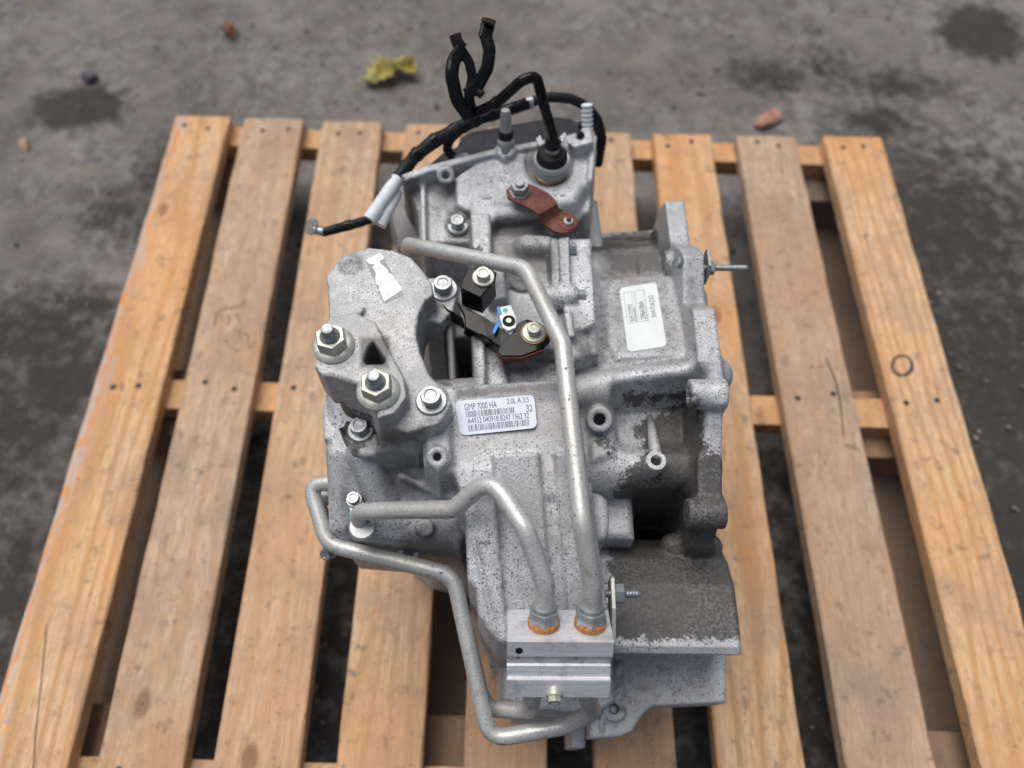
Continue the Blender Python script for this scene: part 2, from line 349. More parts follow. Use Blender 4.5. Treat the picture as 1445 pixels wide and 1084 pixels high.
# ------------------------------------------------------------------ castings: distance fields meshed with surface nets
class Cast:
    def __init__(s, lo, hi, h=.002):
        s.lo = np.array(lo, np.float32); s.h = h; s.n = np.ceil((np.array(hi)-np.array(lo))/h).astype(int)+1
        s.f = np.full(s.n, .05, np.float32)
        s.ax = [s.lo[i]+h*np.arange(s.n[i], dtype=np.float32) for i in range(3)]
    def _sub(s, lo, hi, m):
        i0 = np.clip(np.floor((np.array(lo)-m-s.lo)/s.h).astype(int), 0, s.n-1); i1 = np.clip(np.ceil((np.array(hi)+m-s.lo)/s.h).astype(int)+1, 1, s.n)
        return tuple(slice(a, b) for a, b in zip(i0, i1)), [s.ax[k][i0[k]:i1[k]] for k in range(3)]
    def _op(s, sl, d, k, cut):
        a = s.f[sl]
        if cut:
            d = -d; hh = np.maximum(k-np.abs(a-d), 0)/k; s.f[sl] = np.maximum(a, d)+hh*hh*k*.25
        else:
            hh = np.maximum(k-np.abs(a-d), 0)/k; s.f[sl] = np.minimum(a, d)-hh*hh*k*.25
    @staticmethod
    def poly2(pts, A, B):
        pts = np.array(pts, np.float32); d = np.full(np.broadcast(A, B).shape, 1e9, np.float32); sg = np.ones(d.shape, np.float32); n = len(pts)
        for i in range(n):
            p, q = pts[i], pts[i-1]; e = q-p; wx, wy = A-p[0], B-p[1]
            t = np.clip((wx*e[0]+wy*e[1])/(e@e+1e-12), 0, 1); d = np.minimum(d, (wx-e[0]*t)**2+(wy-e[1]*t)**2)
            c1 = B >= p[1]; c2 = B < q[1]; c3 = e[0]*wy > e[1]*wx
            fl = (c1 & c2 & c3) | (~c1 & ~c2 & ~c3); sg = np.where(fl, -sg, sg)
        return sg*np.sqrt(d)
    @staticmethod
    def rnd(a, b, r):
        qa, qb = a+r, b+r
        return np.minimum(np.maximum(qa, qb), 0)+np.sqrt(np.maximum(qa, 0)**2+np.maximum(qb, 0)**2)-r
    def prism(s, pts, zb, h=None, k=.004, r=.002, draft=.03, cut=False):
        """pts: photo points with a height each (px,py,h) or (px,py)+h ; extruded straight down to zb"""
        w3 = np.array([P(*(p if len(p) == 3 else (*p, h))) for p in pts])
        return s.prism_w(w3, zb, k, r, draft, cut)
    def prism_w(s, w3, zb, k=.004, r=.002, draft=.03, cut=False):
        w3 = np.array(w3, float); A = np.c_[w3[:, :2], np.ones(len(w3))]
        co, *_ = np.linalg.lstsq(A, w3[:, 2], rcond=None)
        zt = w3[:, 2].max()+.004; dr = draft*(zt-zb) if not cut else 0
        lo = [w3[:, 0].min()-dr, w3[:, 1].min()-dr, zb]; hi = [w3[:, 0].max()+dr, w3[:, 1].max()+dr, zt if not cut else s.ax[2][-1]]
        sl, (x, y, z) = s._sub(lo, hi, k+3*s.h)
        if not all(len(q) for q in (x, y, z)): return s
        d2 = s.poly2(w3[:, :2], x[:, None], y[None, :])
        top = (co[0]*x[:, None]+co[1]*y[None, :]+co[2]); nrm = 1/math.sqrt(1+co[0]**2+co[1]**2)
        if cut: dz = zb-z[None, None, :]+0*d2[:, :, None]; dd = d2[:, :, None]-draft*(z[None, None, :]-zb)
        else:
            dz = np.maximum((z[None, None, :]-top[:, :, None])*nrm, zb-z[None, None, :]); dd = d2[:, :, None]-draft*(top[:, :, None]-z[None, None, :])
        s._op(sl, s.rnd(dd, dz, r).astype(np.float32), k, cut); return s
    def ext_x(s, yz, x0, x1, k=.004, r=.002, cut=False):
        yz = np.array(yz, float)
        sl, (x, y, z) = s._sub([x0, yz[:, 0].min(), yz[:, 1].min()], [x1, yz[:, 0].max(), yz[:, 1].max()], k+3*s.h)
        d2 = s.poly2(yz, y[:, None], z[None, :])[None]
        dx = np.maximum(x0-x, x-x1)[:, None, None]
        s._op(sl, s.rnd(d2, dx+0*d2, r).astype(np.float32), k, cut); return s
    def cyl(s, a, b, r1, r2=None, k=.004, r=.0015, cut=False):
        a, b = np.array(a, float), np.array(b, float); r2 = r1 if r2 is None else r2; rm = max(r1, r2)
        sl, (x, y, z) = s._sub(np.minimum(a, b)-rm, np.maximum(a, b)+rm, k+3*s.h)
        X, Y, Z = x[:, None, None]-a[0], y[None, :, None]-a[1], z[None, None, :]-a[2]
        e = b-a; L = np.linalg.norm(e); e = e/L; t = X*e[0]+Y*e[1]+Z*e[2]
        rad = np.sqrt(np.maximum(X*X+Y*Y+Z*Z-t*t, 0)); rr = r1+(r2-r1)*np.clip(t/L, 0, 1)
        s._op(sl, s.rnd(rad-rr, np.maximum(-t, t-L), r).astype(np.float32), k, cut); return s
    def cap(s, a, b, r1, r2=None, k=.006, cut=False):
        a, b = np.array(a, float), np.array(b, float); r2 = r1 if r2 is None else r2; rm = max(r1, r2)
        sl, (x, y, z) = s._sub(np.minimum(a, b)-rm, np.maximum(a, b)+rm, k+3*s.h)
        X, Y, Z = x[:, None, None]-a[0], y[None, :, None]-a[1], z[None, None, :]-a[2]
        e = b-a; L2 = e@e; t = np.clip((X*e[0]+Y*e[1]+Z*e[2])/L2, 0, 1)
        d = np.sqrt((X-t*e[0])**2+(Y-t*e[1])**2+(Z-t*e[2])**2)-(r1+(r2-r1)*t)
        s._op(sl, d.astype(np.float32), k, cut); return s
    def mesh(s, name):
        F = s.f.copy()
        for k in range(3):
            i = [slice(None)]*3
            for e in (0, -1): i[k] = e; F[tuple(i)] = np.maximum(F[tuple(i)], .002)
        neg = F < 0; n = np.array(F.shape)
        cnt = np.zeros(n-1, np.int8)
        for dx in (0, 1):
            for dy in (0, 1):
                for dz in (0, 1): cnt += neg[dx:n[0]-1+dx, dy:n[1]-1+dy, dz:n[2]-1+dz]
        act = np.argwhere((cnt > 0) & (cnt < 8)); idx = np.full(n-1, -1, np.int32); idx[tuple(act.T)] = np.arange(len(act))
        cor = [(a, b, c) for a in (0, 1) for b in (0, 1) for c in (0, 1)]
        val = np.stack([F[act[:, 0]+a, act[:, 1]+b, act[:, 2]+c] for a, b, c in cor], 1)
        pos = np.zeros((len(act), 3)); num = np.zeros(len(act))
        for i in range(8):
            for j in range(i+1, 8):
                df = np.array(cor[j])-np.array(cor[i])
                if np.abs(df).sum() != 1: continue
                mk = (val[:, i] < 0) != (val[:, j] < 0); t = val[mk, i]/(val[mk, i]-val[mk, j])
                pos[mk] += np.array(cor[i])+t[:, None]*df; num[mk] += 1
        pos = (act+pos/num[:, None])*s.h+s.lo
        quads = []
        for ax in range(3):
            o1, o2 = [(1, 2), (2, 0), (0, 1)][ax]
            a0 = [slice(1, -1)]*3; a0[ax] = slice(0, -1); a1 = list(a0); a1[ax] = slice(1, None)
            s0 = neg[tuple(a0)]; s1 = neg[tuple(a1)]; e = np.argwhere(s0 != s1)
            off = np.ones(3, int); off[ax] = 0; e = e+off; fl = neg[tuple(e.T)]
            d1 = np.zeros(3, int); d1[o1] = 1; d2 = np.zeros(3, int); d2[o2] = 1
            q = np.stack([idx[tuple((e-d1-d2).T)], idx[tuple((e-d2).T)], idx[tuple(e.T)], idx[tuple((e-d1).T)]], 1)
            q[~fl] = q[~fl][:, ::-1]; quads.append(q)
        q = np.concatenate(quads); q = q[(q >= 0).all(1)]
        me = bpy.data.meshes.new(name)
        me.vertices.add(len(pos)); me.vertices.foreach_set('co', pos.astype(np.float32).ravel())
        me.loops.add(len(q)*4); me.loops.foreach_set('vertex_index', q.astype(np.int32).ravel())
        me.polygons.add(len(q)); me.polygons.foreach_set('loop_start', np.arange(0, len(q)*4, 4, dtype=np.int32))
        me.update(calc_edges=True); me.validate()
        me['_n'] = len(q)
        return me, pos, q
def in_poly(pts, u, v):
    pts = np.array(pts, np.float32); return Cast.poly2(pts, u.astype(np.float32), v.astype(np.float32))
BV = []
def casting(C, name, material, parent, oil=(), grime=()):
    me, pos, q = C.mesh(name); o = new_obj(name, me, material, parent)
    u, v = proj(pos)
    for an, polys in (('oil', oil), ('grime', grime)):
        a = np.zeros(len(pos), np.float32)
        for pts, soft, lev in polys:
            a = np.maximum(a, lev*np.clip(.5-in_poly(pts, u, v)/soft, 0, 1))
        at = me.attributes.new(an, 'FLOAT', 'POINT'); at.data.foreach_set('value', a)
    BV.append(BVHTree.FromPolygons(pos.tolist(), q.tolist()))
    return o
def hit(u, v):
    d = Vector(_d(u, v)).normalized(); best = None
    for b in BV:
        h = b.ray_cast(Vector(CAM), d, 3)
        if h[0] is not None and (best is None or h[3] < best[3]): best = h
    return best[0], best[1]

# ================================================================== THE SETTING: ground
GZ = -.146
def ground():
    fine = np.arange(-1.6, 2.9, .018); far = np.array([-60, -30, -15, -8, -5, -3.4, -2.3]); far2 = np.array([3.4, 4.3, 6, 9, 16, 31, 61])
    xs = np.concatenate([far, fine, far2]); ys = np.concatenate([far, np.arange(-1.2, 2.8, .018), far2])
    X, Y = np.meshgrid(xs, ys, indexing='ij')
    Z = np.full(X.shape, GZ)
    r = np.random.default_rng(3)
    for k in range(26):
        s = 2+k*2.3; a = r.uniform(0, 6.28); Z += .012/s**.9*np.sin(s*(X*np.cos(a)+Y*np.sin(a))+r.uniform(0, 6.28))*.5
    Z += r.normal(0, .0012, Z.shape)
    inp = (X > -.05) & (X < 1.26) & (Y > -.05) & (Y < 1.06); Z = np.where(inp, np.minimum(Z, GZ), Z)
    nx, ny = len(xs), len(ys); I = np.arange(nx*ny).reshape(nx, ny)
    q = np.stack([I[:-1, :-1], I[1:, :-1], I[1:, 1:], I[:-1, 1:]], -1).reshape(-1, 4)
    me = pydata('ground', np.stack([X, Y, Z], -1).reshape(-1, 3), q.tolist())
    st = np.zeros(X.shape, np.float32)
    st[:] = np.clip(.62-(Y-.15)*.75, 0, .60)*np.clip(1-np.maximum(Y-.72, 0)*4, 0, 1)   # darker soil towards the near side; also paints the shade under the pallet
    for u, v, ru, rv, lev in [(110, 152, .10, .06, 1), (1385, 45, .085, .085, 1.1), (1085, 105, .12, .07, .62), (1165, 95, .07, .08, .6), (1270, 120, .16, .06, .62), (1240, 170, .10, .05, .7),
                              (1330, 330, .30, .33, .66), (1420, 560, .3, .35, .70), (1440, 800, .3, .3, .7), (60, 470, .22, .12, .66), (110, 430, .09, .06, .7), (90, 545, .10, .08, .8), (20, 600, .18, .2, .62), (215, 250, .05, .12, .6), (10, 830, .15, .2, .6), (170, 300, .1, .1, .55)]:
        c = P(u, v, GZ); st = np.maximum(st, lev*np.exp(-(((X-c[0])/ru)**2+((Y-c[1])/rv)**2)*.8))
    me.attributes.new('stain', 'FLOAT', 'POINT').data.foreach_set('value', st.ravel().astype(np.float32))  # ground stains plus the painted under-pallet shade
    M, t, b = mat('dirty_asphalt'); o = ocoord(t)
    n1 = noise(t, o, 5, 6, .62); n2 = noise(t, o, 34, 5, .65); n3 = noise(t, o, 150, 4, .65); n4 = noise(t, o, 14, 4, .6, .6)
    c = mix(t, ramp(t, n1, (.34, 0), (.66, 1)), (.128, .120, .114), (.222, .214, .206))
    c = mix(t, ramp(t, n2, (.42, 0), (.62, .85)), c, (.085, .076, .069))
    c = mix(t, ramp(t, noise(t, o, 17, 5, .7), (.50, 0), (.68, .6)), c, (.27, .245, .215))
    c = mix(t, ramp(t, n4, (.56, 0), (.72, .55)), c, (.21, .165, .125))
    c = mix(t, ramp(t, n3, (.60, 0), (.72, .7)), c, (.30, .285, .265))
    c = mix(t, ramp(t, n3, (.28, .7), (.40, 0)), c, (.05, .046, .043))
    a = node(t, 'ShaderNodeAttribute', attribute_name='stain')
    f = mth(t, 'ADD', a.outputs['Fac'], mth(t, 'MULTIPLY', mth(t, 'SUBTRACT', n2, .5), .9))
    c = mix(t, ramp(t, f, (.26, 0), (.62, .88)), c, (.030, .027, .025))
    t.links.new(c, b.inputs['Base Color']); b.inputs['Roughness'].default_value = .9; b.inputs['Specular IOR Level'].default_value = .3
    bump(t, b, mth(t, 'ADD', n3, mth(t, 'MULTIPLY', n2, 1.5)), .8, .004)
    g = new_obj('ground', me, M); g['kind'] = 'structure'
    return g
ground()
def gravel():
    r = np.random.default_rng(11); bm = bmesh.new(); bmesh.ops.create_icosphere(bm, subdivisions=1, radius=1)
    bv = np.array([v.co[:] for v in bm.verts]); bf = np.array([[v.index for v in f.verts] for f in bm.faces]); bm.free()
    N = 5200; vs = []; fs = []
    k = 0
    while k < N:
        x, y = r.uniform(-1.1, 2.3), r.uniform(-.25, 2.5)
        s = .0018*np.exp(r.normal(0, .55))
        if s > .008: continue
        v = bv*(1+r.normal(0, .16, bv.shape))*s*np.array([1, r.uniform(.7, 1.2), r.uniform(.4, .75)])
        a = r.uniform(0, 6.28); v = v@np.array([[np.cos(a), np.sin(a), 0], [-np.sin(a), np.cos(a), 0], [0, 0, 1]])
        vs.append(v+[x, y, GZ+.001+s*.2]); fs.append(bf+len(bv)*k); k += 1
    me = pydata('gravel', np.concatenate(vs), np.concatenate(fs).tolist())
    M, t, b = mat('grit_stone'); ge = node(t, 'ShaderNodeNewGeometry')
    c = ramp(t, ge.outputs['Random Per Island'], (0, (.06, .055, .05)), (.5, (.14, .13, .12)), (.8, (.21, .20, .19)), (.95, (.23, .17, .13)), (1, (.30, .29, .27)))
    t.links.new(c, b.inputs['Base Color']); b.inputs['Roughness'].default_value = .9
    o = new_obj('gravel', me, M, smooth=False); o['kind'] = 'stuff'
    tag(o, 'loose grey grit scattered over the asphalt ground', 'gravel')
gravel()

def stone(name, u, v, size, mt, label, cat, sd=0, flat=.5):
    r = np.random.default_rng(sd); bm = bmesh.new(); bmesh.ops.create_icosphere(bm, subdivisions=2, radius=1)
    ph = r.uniform(0, 6, (5, 3))
    for vv in bm.verts:
        c = np.array(vv.co); k = 1+.16*np.sin(c@ph[0]*1.3+ph[1, 0])+.13*np.sin(c@ph[2]*1.1+ph[3, 1])
        vv.co = Vector((np.sign(c)*np.abs(c)**.75*k)*np.array(size))
    lo = min(vv.co.z for vv in bm.verts)
    o = new_obj(name, bm_mesh(name, bm), mt, smooth=False)
    p = P(u, v, GZ); o.location = (p[0], p[1], GZ-lo-.002)
    o.rotation_euler.z = r.uniform(0, 6); bevel_obj(o, .001, 1, 20)
    return tag(o, label, cat)
STB = make_simple('brick_fragment', (.33, .165, .125), .9, 0, .3, 90, .5, (.30, .22, .18))
STG = make_simple('dark_stone', (.075, .078, .088), .8, 0, .3, 90, .4)
CHIP = make_simple('wood_chip', (.34, .22, .14), .8, 0, .4, 120, .4, (.10, .06, .04))
LEAFB = make_simple('brown_leaf', (.22, .10, .055), .7, 0, .35, 80, .3)
def make_leafmat():
    M, t, b = mat('yellow_leaf'); o = ocoord(t); n = noise(t, o, 60, 4, .6); n2 = noise(t, o, 22, 3, .6)
    c = mix(t, ramp(t, n2, (.4, 0), (.62, 1)), (.40, .32, .07), (.24, .24, .07)); c = mix(t, ramp(t, n, (.55, 0), (.7, .8)), c, (.20, .11, .03))
    t.links.new(c, b.inputs['Base Color']); b.inputs['Roughness'].default_value = .6; return M
LEAFY = make_leafmat()
stone('brick_fragment', 1082, 172, (.034, .016, .007), STB, 'broken piece of red brick on the ground behind the pallet', 'brick', 2)
stone('stone', 128, 112, (.016, .014, .010), STG, 'dark blue grey stone lying beside a dark oil stain', 'stone', 3)
stone('wood_chip', 36, 207, (.020, .008, .006), CHIP, 'pale brown wood chip on the grey asphalt', 'wood chip', 4)
def leaf(name, u, v, L, wd, rot, mt, label, curl=.3, sd=0, lobes=5):
    r = np.random.default_rng(sd); n, m_ = 22, 5; vs = []; fs = []
    for i in range(n+1):
        s = i/n; hw = wd*math.sin(math.pi*min(1, s*1.02))**.7*(1+.32*math.sin(s*lobes*6.28+1))*(1-.25*s)
        for j in range(-m_, m_+1):
            q = j/m_; vs.append((hw*q+.004*math.sin(s*9+q*2), (s-.5)*L, .004+curl*hw*abs(q)**1.5+.006*math.sin(s*5+q*3+sd)+.006))
    k = 2*m_+1
    for i in range(n):
        for j in range(k-1): fs.append((i*k+j, i*k+j+1, (i+1)*k+j+1, (i+1)*k+j))
    o = new_obj(name, pydata(name, vs, fs), mt); so_ = o.modifiers.new('solid', 'SOLIDIFY'); so_.thickness = .0006
    p = P(u, v, GZ); o.location = (p[0], p[1], GZ+.003); o.rotation_euler.z = rot
    # stalk is a part of the leaf
    st = sweep('stalk', [Vector((0, -L*.5, .011)), Vector((.002, -L*.72, .008)), Vector((.006, -L*.95, .004))], lambda i, t_: circ(.0011, 6), mt, None); st.parent = o
    return tag(o, label, 'leaf')
leaf('fallen_leaf', 540, 112, .075, .030, R(-60), LEAFY, 'yellow green fallen leaf with brown spots on the asphalt behind the pallet', .45, 1)
leaf('fallen_leaf', 572, 104, .062, .022, R(-130), LEAFY, 'smaller folded yellow leaf overlapping the larger fallen leaf', .7, 2)
leaf('fallen_leaf', 326, 48, .040, .015, R(30), LEAFB, 'small dry reddish brown leaf on bare grey asphalt', .5, 3)

# ================================================================== PALLET
pallet = empty('wooden_pallet', (.6, .5, GZ), 'pine wood pallet of nine deck slats carrying the gearbox', 'pallet')
SL = [(.012, .109, .011, .103, 1.009), (.140, .235, .128, .227, 1.007), (.267, .362, .261, .361, 1.003), (.402, .496, .402, .494, 1.0), (.542, .634, .540, .632, .996), (.687, .777, .684, .781, .989), (.822, .919, .819, .916, .988), (.965, 1.064, .960, 1.059, .988), (1.115, 1.211, 1.107, 1.205, .990)]
TH = .022
nail_me = None
def slat_mesh(a0, a1, b0, b1, yb, sd):
    r = np.random.default_rng(sd); n = 40; vs = []; fs = []
    e0 = np.cumsum(r.normal(0, .00028, n+1)); e1 = np.cumsum(r.normal(0, .00028, n+1))
    e0 -= np.linspace(e0[0], e0[-1], n+1); e1 -= np.linspace(e1[0], e1[-1], n+1)
    c = .0018
    for i in range(n+1):
        s = i/n; y = s*yb; x0 = a0+(b0-a0)*s+e0[i]-a0; x1 = a1+(b1-a1)*s+e1[i]-a0
        cc = c*(1+.7*math.sin(i*1.3+sd)*r.uniform(.3, 1))
        for x, z in ((x0, -TH), (x0, -cc), (x0+cc, 0), (x0*.7+x1*.3, .0002*math.sin(i+sd)), (x0*.3+x1*.7, .0002*math.cos(i+sd)), (x1-cc, 0), (x1, -cc), (x1, -TH)): vs.append((x, y, z))
    for i in range(n):
        for j in range(8):
            k = (j+1) % 8; fs.append((i*8+j, i*8+k, (i+1)*8+k, (i+1)*8+j))
    fs.append(tuple(range(7, -1, -1))); fs.append(tuple(n*8+j for j in range(8)))
    me = pydata('slat', vs, fs); return me
NAILM = make_simple('nail_steel', (.05, .04, .035), .7, .4, .4, 400, .2, (.10, .05, .03))
SLATS = []
for i, (a0, a1, b0, b1, yb) in enumerate(SL):
    o = new_obj('slat', slat_mesh(a0, a1, b0, b1, yb, i+3), WOODP if i == 0 else WOOD, pallet, smooth=False); sharp(o, 50)
    o.location = Vector((a0, 0, 0))+WO[pallet.name]; SLATS.append(o)
    for yy in (.022, .497, yb-.02):
        for q in (.28, .72):
            s = yy/yb; x0 = (b0-a0)*s; x1 = a1-a0+(b1-a1)*s
            if nail_me is None:
                nl = lathe('nail', [(.0044, -.001), (.0044, .0003), (.0030, .0006), (.0002, .0006)], (0, 0, 0), (0, 0, 1), NAILM, None, 10); nail_me = nl.data; bpy.data.objects.remove(nl)
            nl = bpy.data.objects.new('nail', nail_me); COL.objects.link(nl); nl.parent = o
            nl.location = (x0+(x1-x0)*(q+random.uniform(-.08, .08)), yy+random.uniform(-.009, .009), -.0001)
def rotbox(name, x0, x1, y0, y1, z0, z1, mt, sk=0):
    o = box(name, ((x0+x1)/2, (y0+y1)/2, (z0+z1)/2), (x1-x0, y1-y0, z1-z0), mt, pallet, .0015)
    for vv in o.data.vertices: vv.co.y -= sk*(vv.co.x-.6)
    return o
for y0, y1 in ((-.004, .036), (.469, .514), (.957, 1.000)): rotbox('cross_board', .013, 1.209, y0, y1, -.0545, -.0223, WOODL, .018 if y0 > .9 else .01)
for x0, x1 in ((.014, .150), (.455, .575), (1.062, 1.208)):
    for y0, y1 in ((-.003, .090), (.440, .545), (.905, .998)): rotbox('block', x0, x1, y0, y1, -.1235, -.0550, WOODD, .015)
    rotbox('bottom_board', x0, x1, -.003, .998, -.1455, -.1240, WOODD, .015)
# marks worn into the boards
def stroke(name, px, wd, mt, parent, z=.0004, closed=False):
    pts = [Vector(P(u, v, 0)) for u, v in px]; n = len(pts); vs = []; fs = []
    for i, p in enumerate(pts):
        a = pts[(i-1) % n] if closed else pts[max(0, i-1)]; b = pts[(i+1) % n] if closed else pts[min(n-1, i+1)]
        t_ = (b-a).normalized(); nn = Vector((-t_.y, t_.x, 0)); w_ = wd*(.75+.5*random.random())
        vs += [p+nn*w_/2+Vector((0, 0, z)), p-nn*w_/2+Vector((0, 0, z))]
    for i in range(n if closed else n-1):
        j = (i+1) % n; fs.append((2*i, 2*i+1, 2*j+1, 2*j))
    o = new_obj(name, pydata(name, vs, fs), mt, None); o.parent = parent; o.location = -Vector(parent.location)-Vector(pallet.location)
    return o
MARK = make_simple('burn_mark', (.07, .045, .035), .8, 0, .4, 300, 0)
PENC = make_simple('pencil_mark', (.17, .115, .075), .8, 0, .4, 300, 0)
stroke('ring_mark', [(1273+14*math.cos(a), 516+14*math.sin(a)) for a in np.linspace(0, 6.283, 29)[:-1]], .005, MARK, SLATS[8], closed=True)
stroke('pencil_mark', [(345, 430), (330, 434), (312, 437), (305, 443), (303, 460)], .0024, PENC, SLATS[1])
for q in ([(322, 445), (325, 452), (321, 459)], [(330, 444), (336, 446), (338, 456)], [(332, 466), (340, 468), (338, 478)], [(344, 470), (351, 475), (349, 486)], [(316, 480), (322, 484)], [(326, 490), (334, 496), (340, 492)]):
    stroke('pencil_mark', q, .0022, PENC, SLATS[1])
stroke('crack', [(1165, 505), (1172, 520), (1178, 535), (1184, 560), (1188, 590), (1190, 615)], .0022, MARK, SLATS[7])
stroke('crack', [(66, 880), (62, 930), (56, 985), (50, 1040), (47, 1090)], .0012, MARK, SLATS[0])

# ================================================================== GEARBOX
gb = empty('gearbox', (.60, .33, 0), 'used silver cast aluminium car gearbox with pipes and labels on the pallet', 'gearbox')

# ---- main case
C = Cast((.425, .04, 0), (.705, .52, .42), .0015)
C.prism_w([(.478, .250, .29), (.50, .235, .29), (.60, .215, .29), (.695, .215, .29), (.695, .50, .29), (.478, .46, .29)], .001, .004, .006)
C.prism([(463, 555, .345), (463, 640, .342), (468, 690, .332), (466, 740, .318), (482, 760, .308), (560, 768, .304), (648, 778, .302), (662, 700, .335), (640, 600, .36)], .20, k=.008, r=.009, draft=.02)
C.cap(P(512, 640, .352), P(548, 735, .315), .014, .009, k=.014)
C.cap(P(478, 640, .335), P(480, 740, .308), .010, .008, k=.010)
C.prism([(453, 548), (472, 548), (474, 622), (456, 620)], .29, .345, r=.003)
C.prism([(596, 548, .403), (690, 541, .4035), (800, 534, .404), (816, 560, .4015), (834, 700, .387), (655, 700, .387), (640, 668, .390), (598, 655, .392)], .28, k=.006, r=.003)
C.prism([(655, 660, .3925), (830, 660, .3925), (858, 860, .356), (860, 903, .349), (722, 908, .348), (704, 906, .348), (688, 888, .351), (675, 866, .355), (672, 832, .361), (660, 820, .363), (656, 740, .378)], .19, k=.006, r=.003, draft=.02)
C.prism([(696, 640, .401), (760, 637, .401), (782, 890, .3555), (716, 895, .3545)], .338, k=.003, r=.002, draft=.12)
C.prism([(783, 637, .401), (824, 637, .401), (852, 885, .3565), (804, 890, .3555)], .338, k=.003, r=.002, draft=.12)
C.prism([(706, 900), (708, 988), (745, 1000), (840, 1008), (866, 990), (866, 900)], .06, .215, r=.004)
C.prism([(722, 935), (724, 1010), (800, 1016), (800, 935)], .05, .15, r=.004)
C.prism([(807, 1008), (826, 1008), (826, 1056), (807, 1056)], .001, .10, r=.0015, draft=.0)
C.prism([(690, 905), (712, 905), (712, 945), (694, 945)], .12, .17, r=.003)
C.prism([(800, 690), (848, 696), (857, 704), (860, 722), (860, 750), (854, 761), (828, 764)], .20, .366, k=.006, r=.004, draft=0)
# cast ribs, ejector marks and a parting line
C.cap(P(566, 672, .345), P(652, 706, .352), .0035, k=.006)
C.cap(P(530, 752, .312), P(640, 760, .308), .004, k=.006)
C.cyl(P(600, 745, .30), P(600, 745, .3245), .0075, k=.002)
C.cap(P(668, 760, .3755), P(700, 890, .351), .0014, k=.003)
# tab with threaded hole
C.prism([(598, 596), (634, 594), (637, 648), (618, 664), (603, 650)], .34, .401, k=.005, r=.003, draft=.08)
C.cyl(P(617, 645, .36), P(617, 645, .404), .0080, k=.003)
C.cyl(P(617, 645, .388), P(617, 645, .42), .0031, k=.0015, cut=True)
# ribs and pockets above the plate
C.prism([(676, 470), (795, 470), (800, 548), (682, 548)], .27, .386, k=.004, r=.003)
C.prism([(595, 536), (684, 530), (684, 550), (597, 556)], .27, .398, r=.002)
C.prism([(629, 430), (638, 430), (644, 545), (634, 545)], .27, .390, k=.004, r=.002)
C.prism([(664, 462), (684, 462), (686, 545), (668, 545)], .27, .392, k=.004, r=.0025)
C.prism([(630, 458), (700, 452), (700, 474), (630, 476)], .27, .385, k=.004, r=.0025)
C.prism([(716, 505), (787, 500), (790, 532), (722, 536)], .371, .386, k=.004, r=.002, draft=.3, cut=True)
C.prism([(690, 550), (800, 543), (800, 556), (690, 562)], .38, .403, k=.008, r=.003)
# mid block below the rear cover
C.prism([(655, 395), (838, 395), (842, 468), (800, 500), (676, 500)], .25, .368, k=.006, r=.004)
C.prism([(690, 335), (835, 335), (838, 420), (690, 420)], .22, .352, k=.006, r=.004)
C.cap(P(745, 350, .352), P(770, 352, .352), .012, k=.008)
C.prism([(776, 336), (786, 336), (790, 404), (779, 406)], .30, .385, k=.002, r=.001, draft=.02)
C.prism([(788, 336), (803, 334), (805, 402), (791, 405)], .30, .389, k=.002, r=.001, draft=.02)
C.prism([(798, 352), (828, 352), (836, 372), (841, 455), (828, 464), (806, 468), (796, 440)], .28, .380, k=.003, r=.002, draft=.04)
C.prism([(796, 438), (806, 436), (812, 474), (802, 476)], .30, .386, k=.002, r=.001)
C.cyl(P(768, 421, .378), P(812, 418, .378), .0105, k=.003)
C.prism([(800, 470, .376), (842, 462, .372), (846, 500, .372), (808, 508, .38)], .28, k=.006, r=.004)
C.prism([(664, 300), (692, 300), (694, 372), (668, 372)], .24, .372, k=.004, r=.0025)
C.prism([(686, 385), (712, 378), (716, 420), (690, 425)], .30, .383, k=.004, r=.003)
C.cyl(P(737, 392, .35), P(737, 392, .378), .012, k=.002)
C.cyl(P(711, 392, .35), P(711, 392, .376), .011, k=.002)
case = casting(C, 'main_case', ALU, gb,
    oil=[([(590, 345), (690, 345), (668, 375), (655, 400), (650, 450), (632, 470), (636, 545), (592, 545)], 24, .85), ([(560, 760), (655, 745), (660, 800), (560, 800)], 20, .3)],  # first patch: greasy gap and pocket, with part of their shade painted in
    grime=[([(700, 335), (795, 330), (795, 400), (700, 400)], 60, .8), ([(676, 470), (795, 470), (795, 538), (676, 540)], 40, .6), ([(597, 430), (672, 430), (672, 540), (597, 540)], 30, 1.2), ([(545, 640), (600, 660), (600, 720), (550, 720)], 60, .7), ([(690, 690), (714, 690), (722, 870), (704, 870)], 18, .55), ([(470, 690), (500, 680), (540, 790), (470, 770)], 50, .6), ([(560, 740), (655, 730), (655, 800), (560, 790)], 40, .7), ([(800, 400), (850, 470), (850, 520), (800, 520)], 40, .6), ([(830, 560), (870, 560), (870, 700), (840, 700)], 30, .4), ([(640, 545), (800, 535), (800, 556), (640, 566)], 18, .7)])

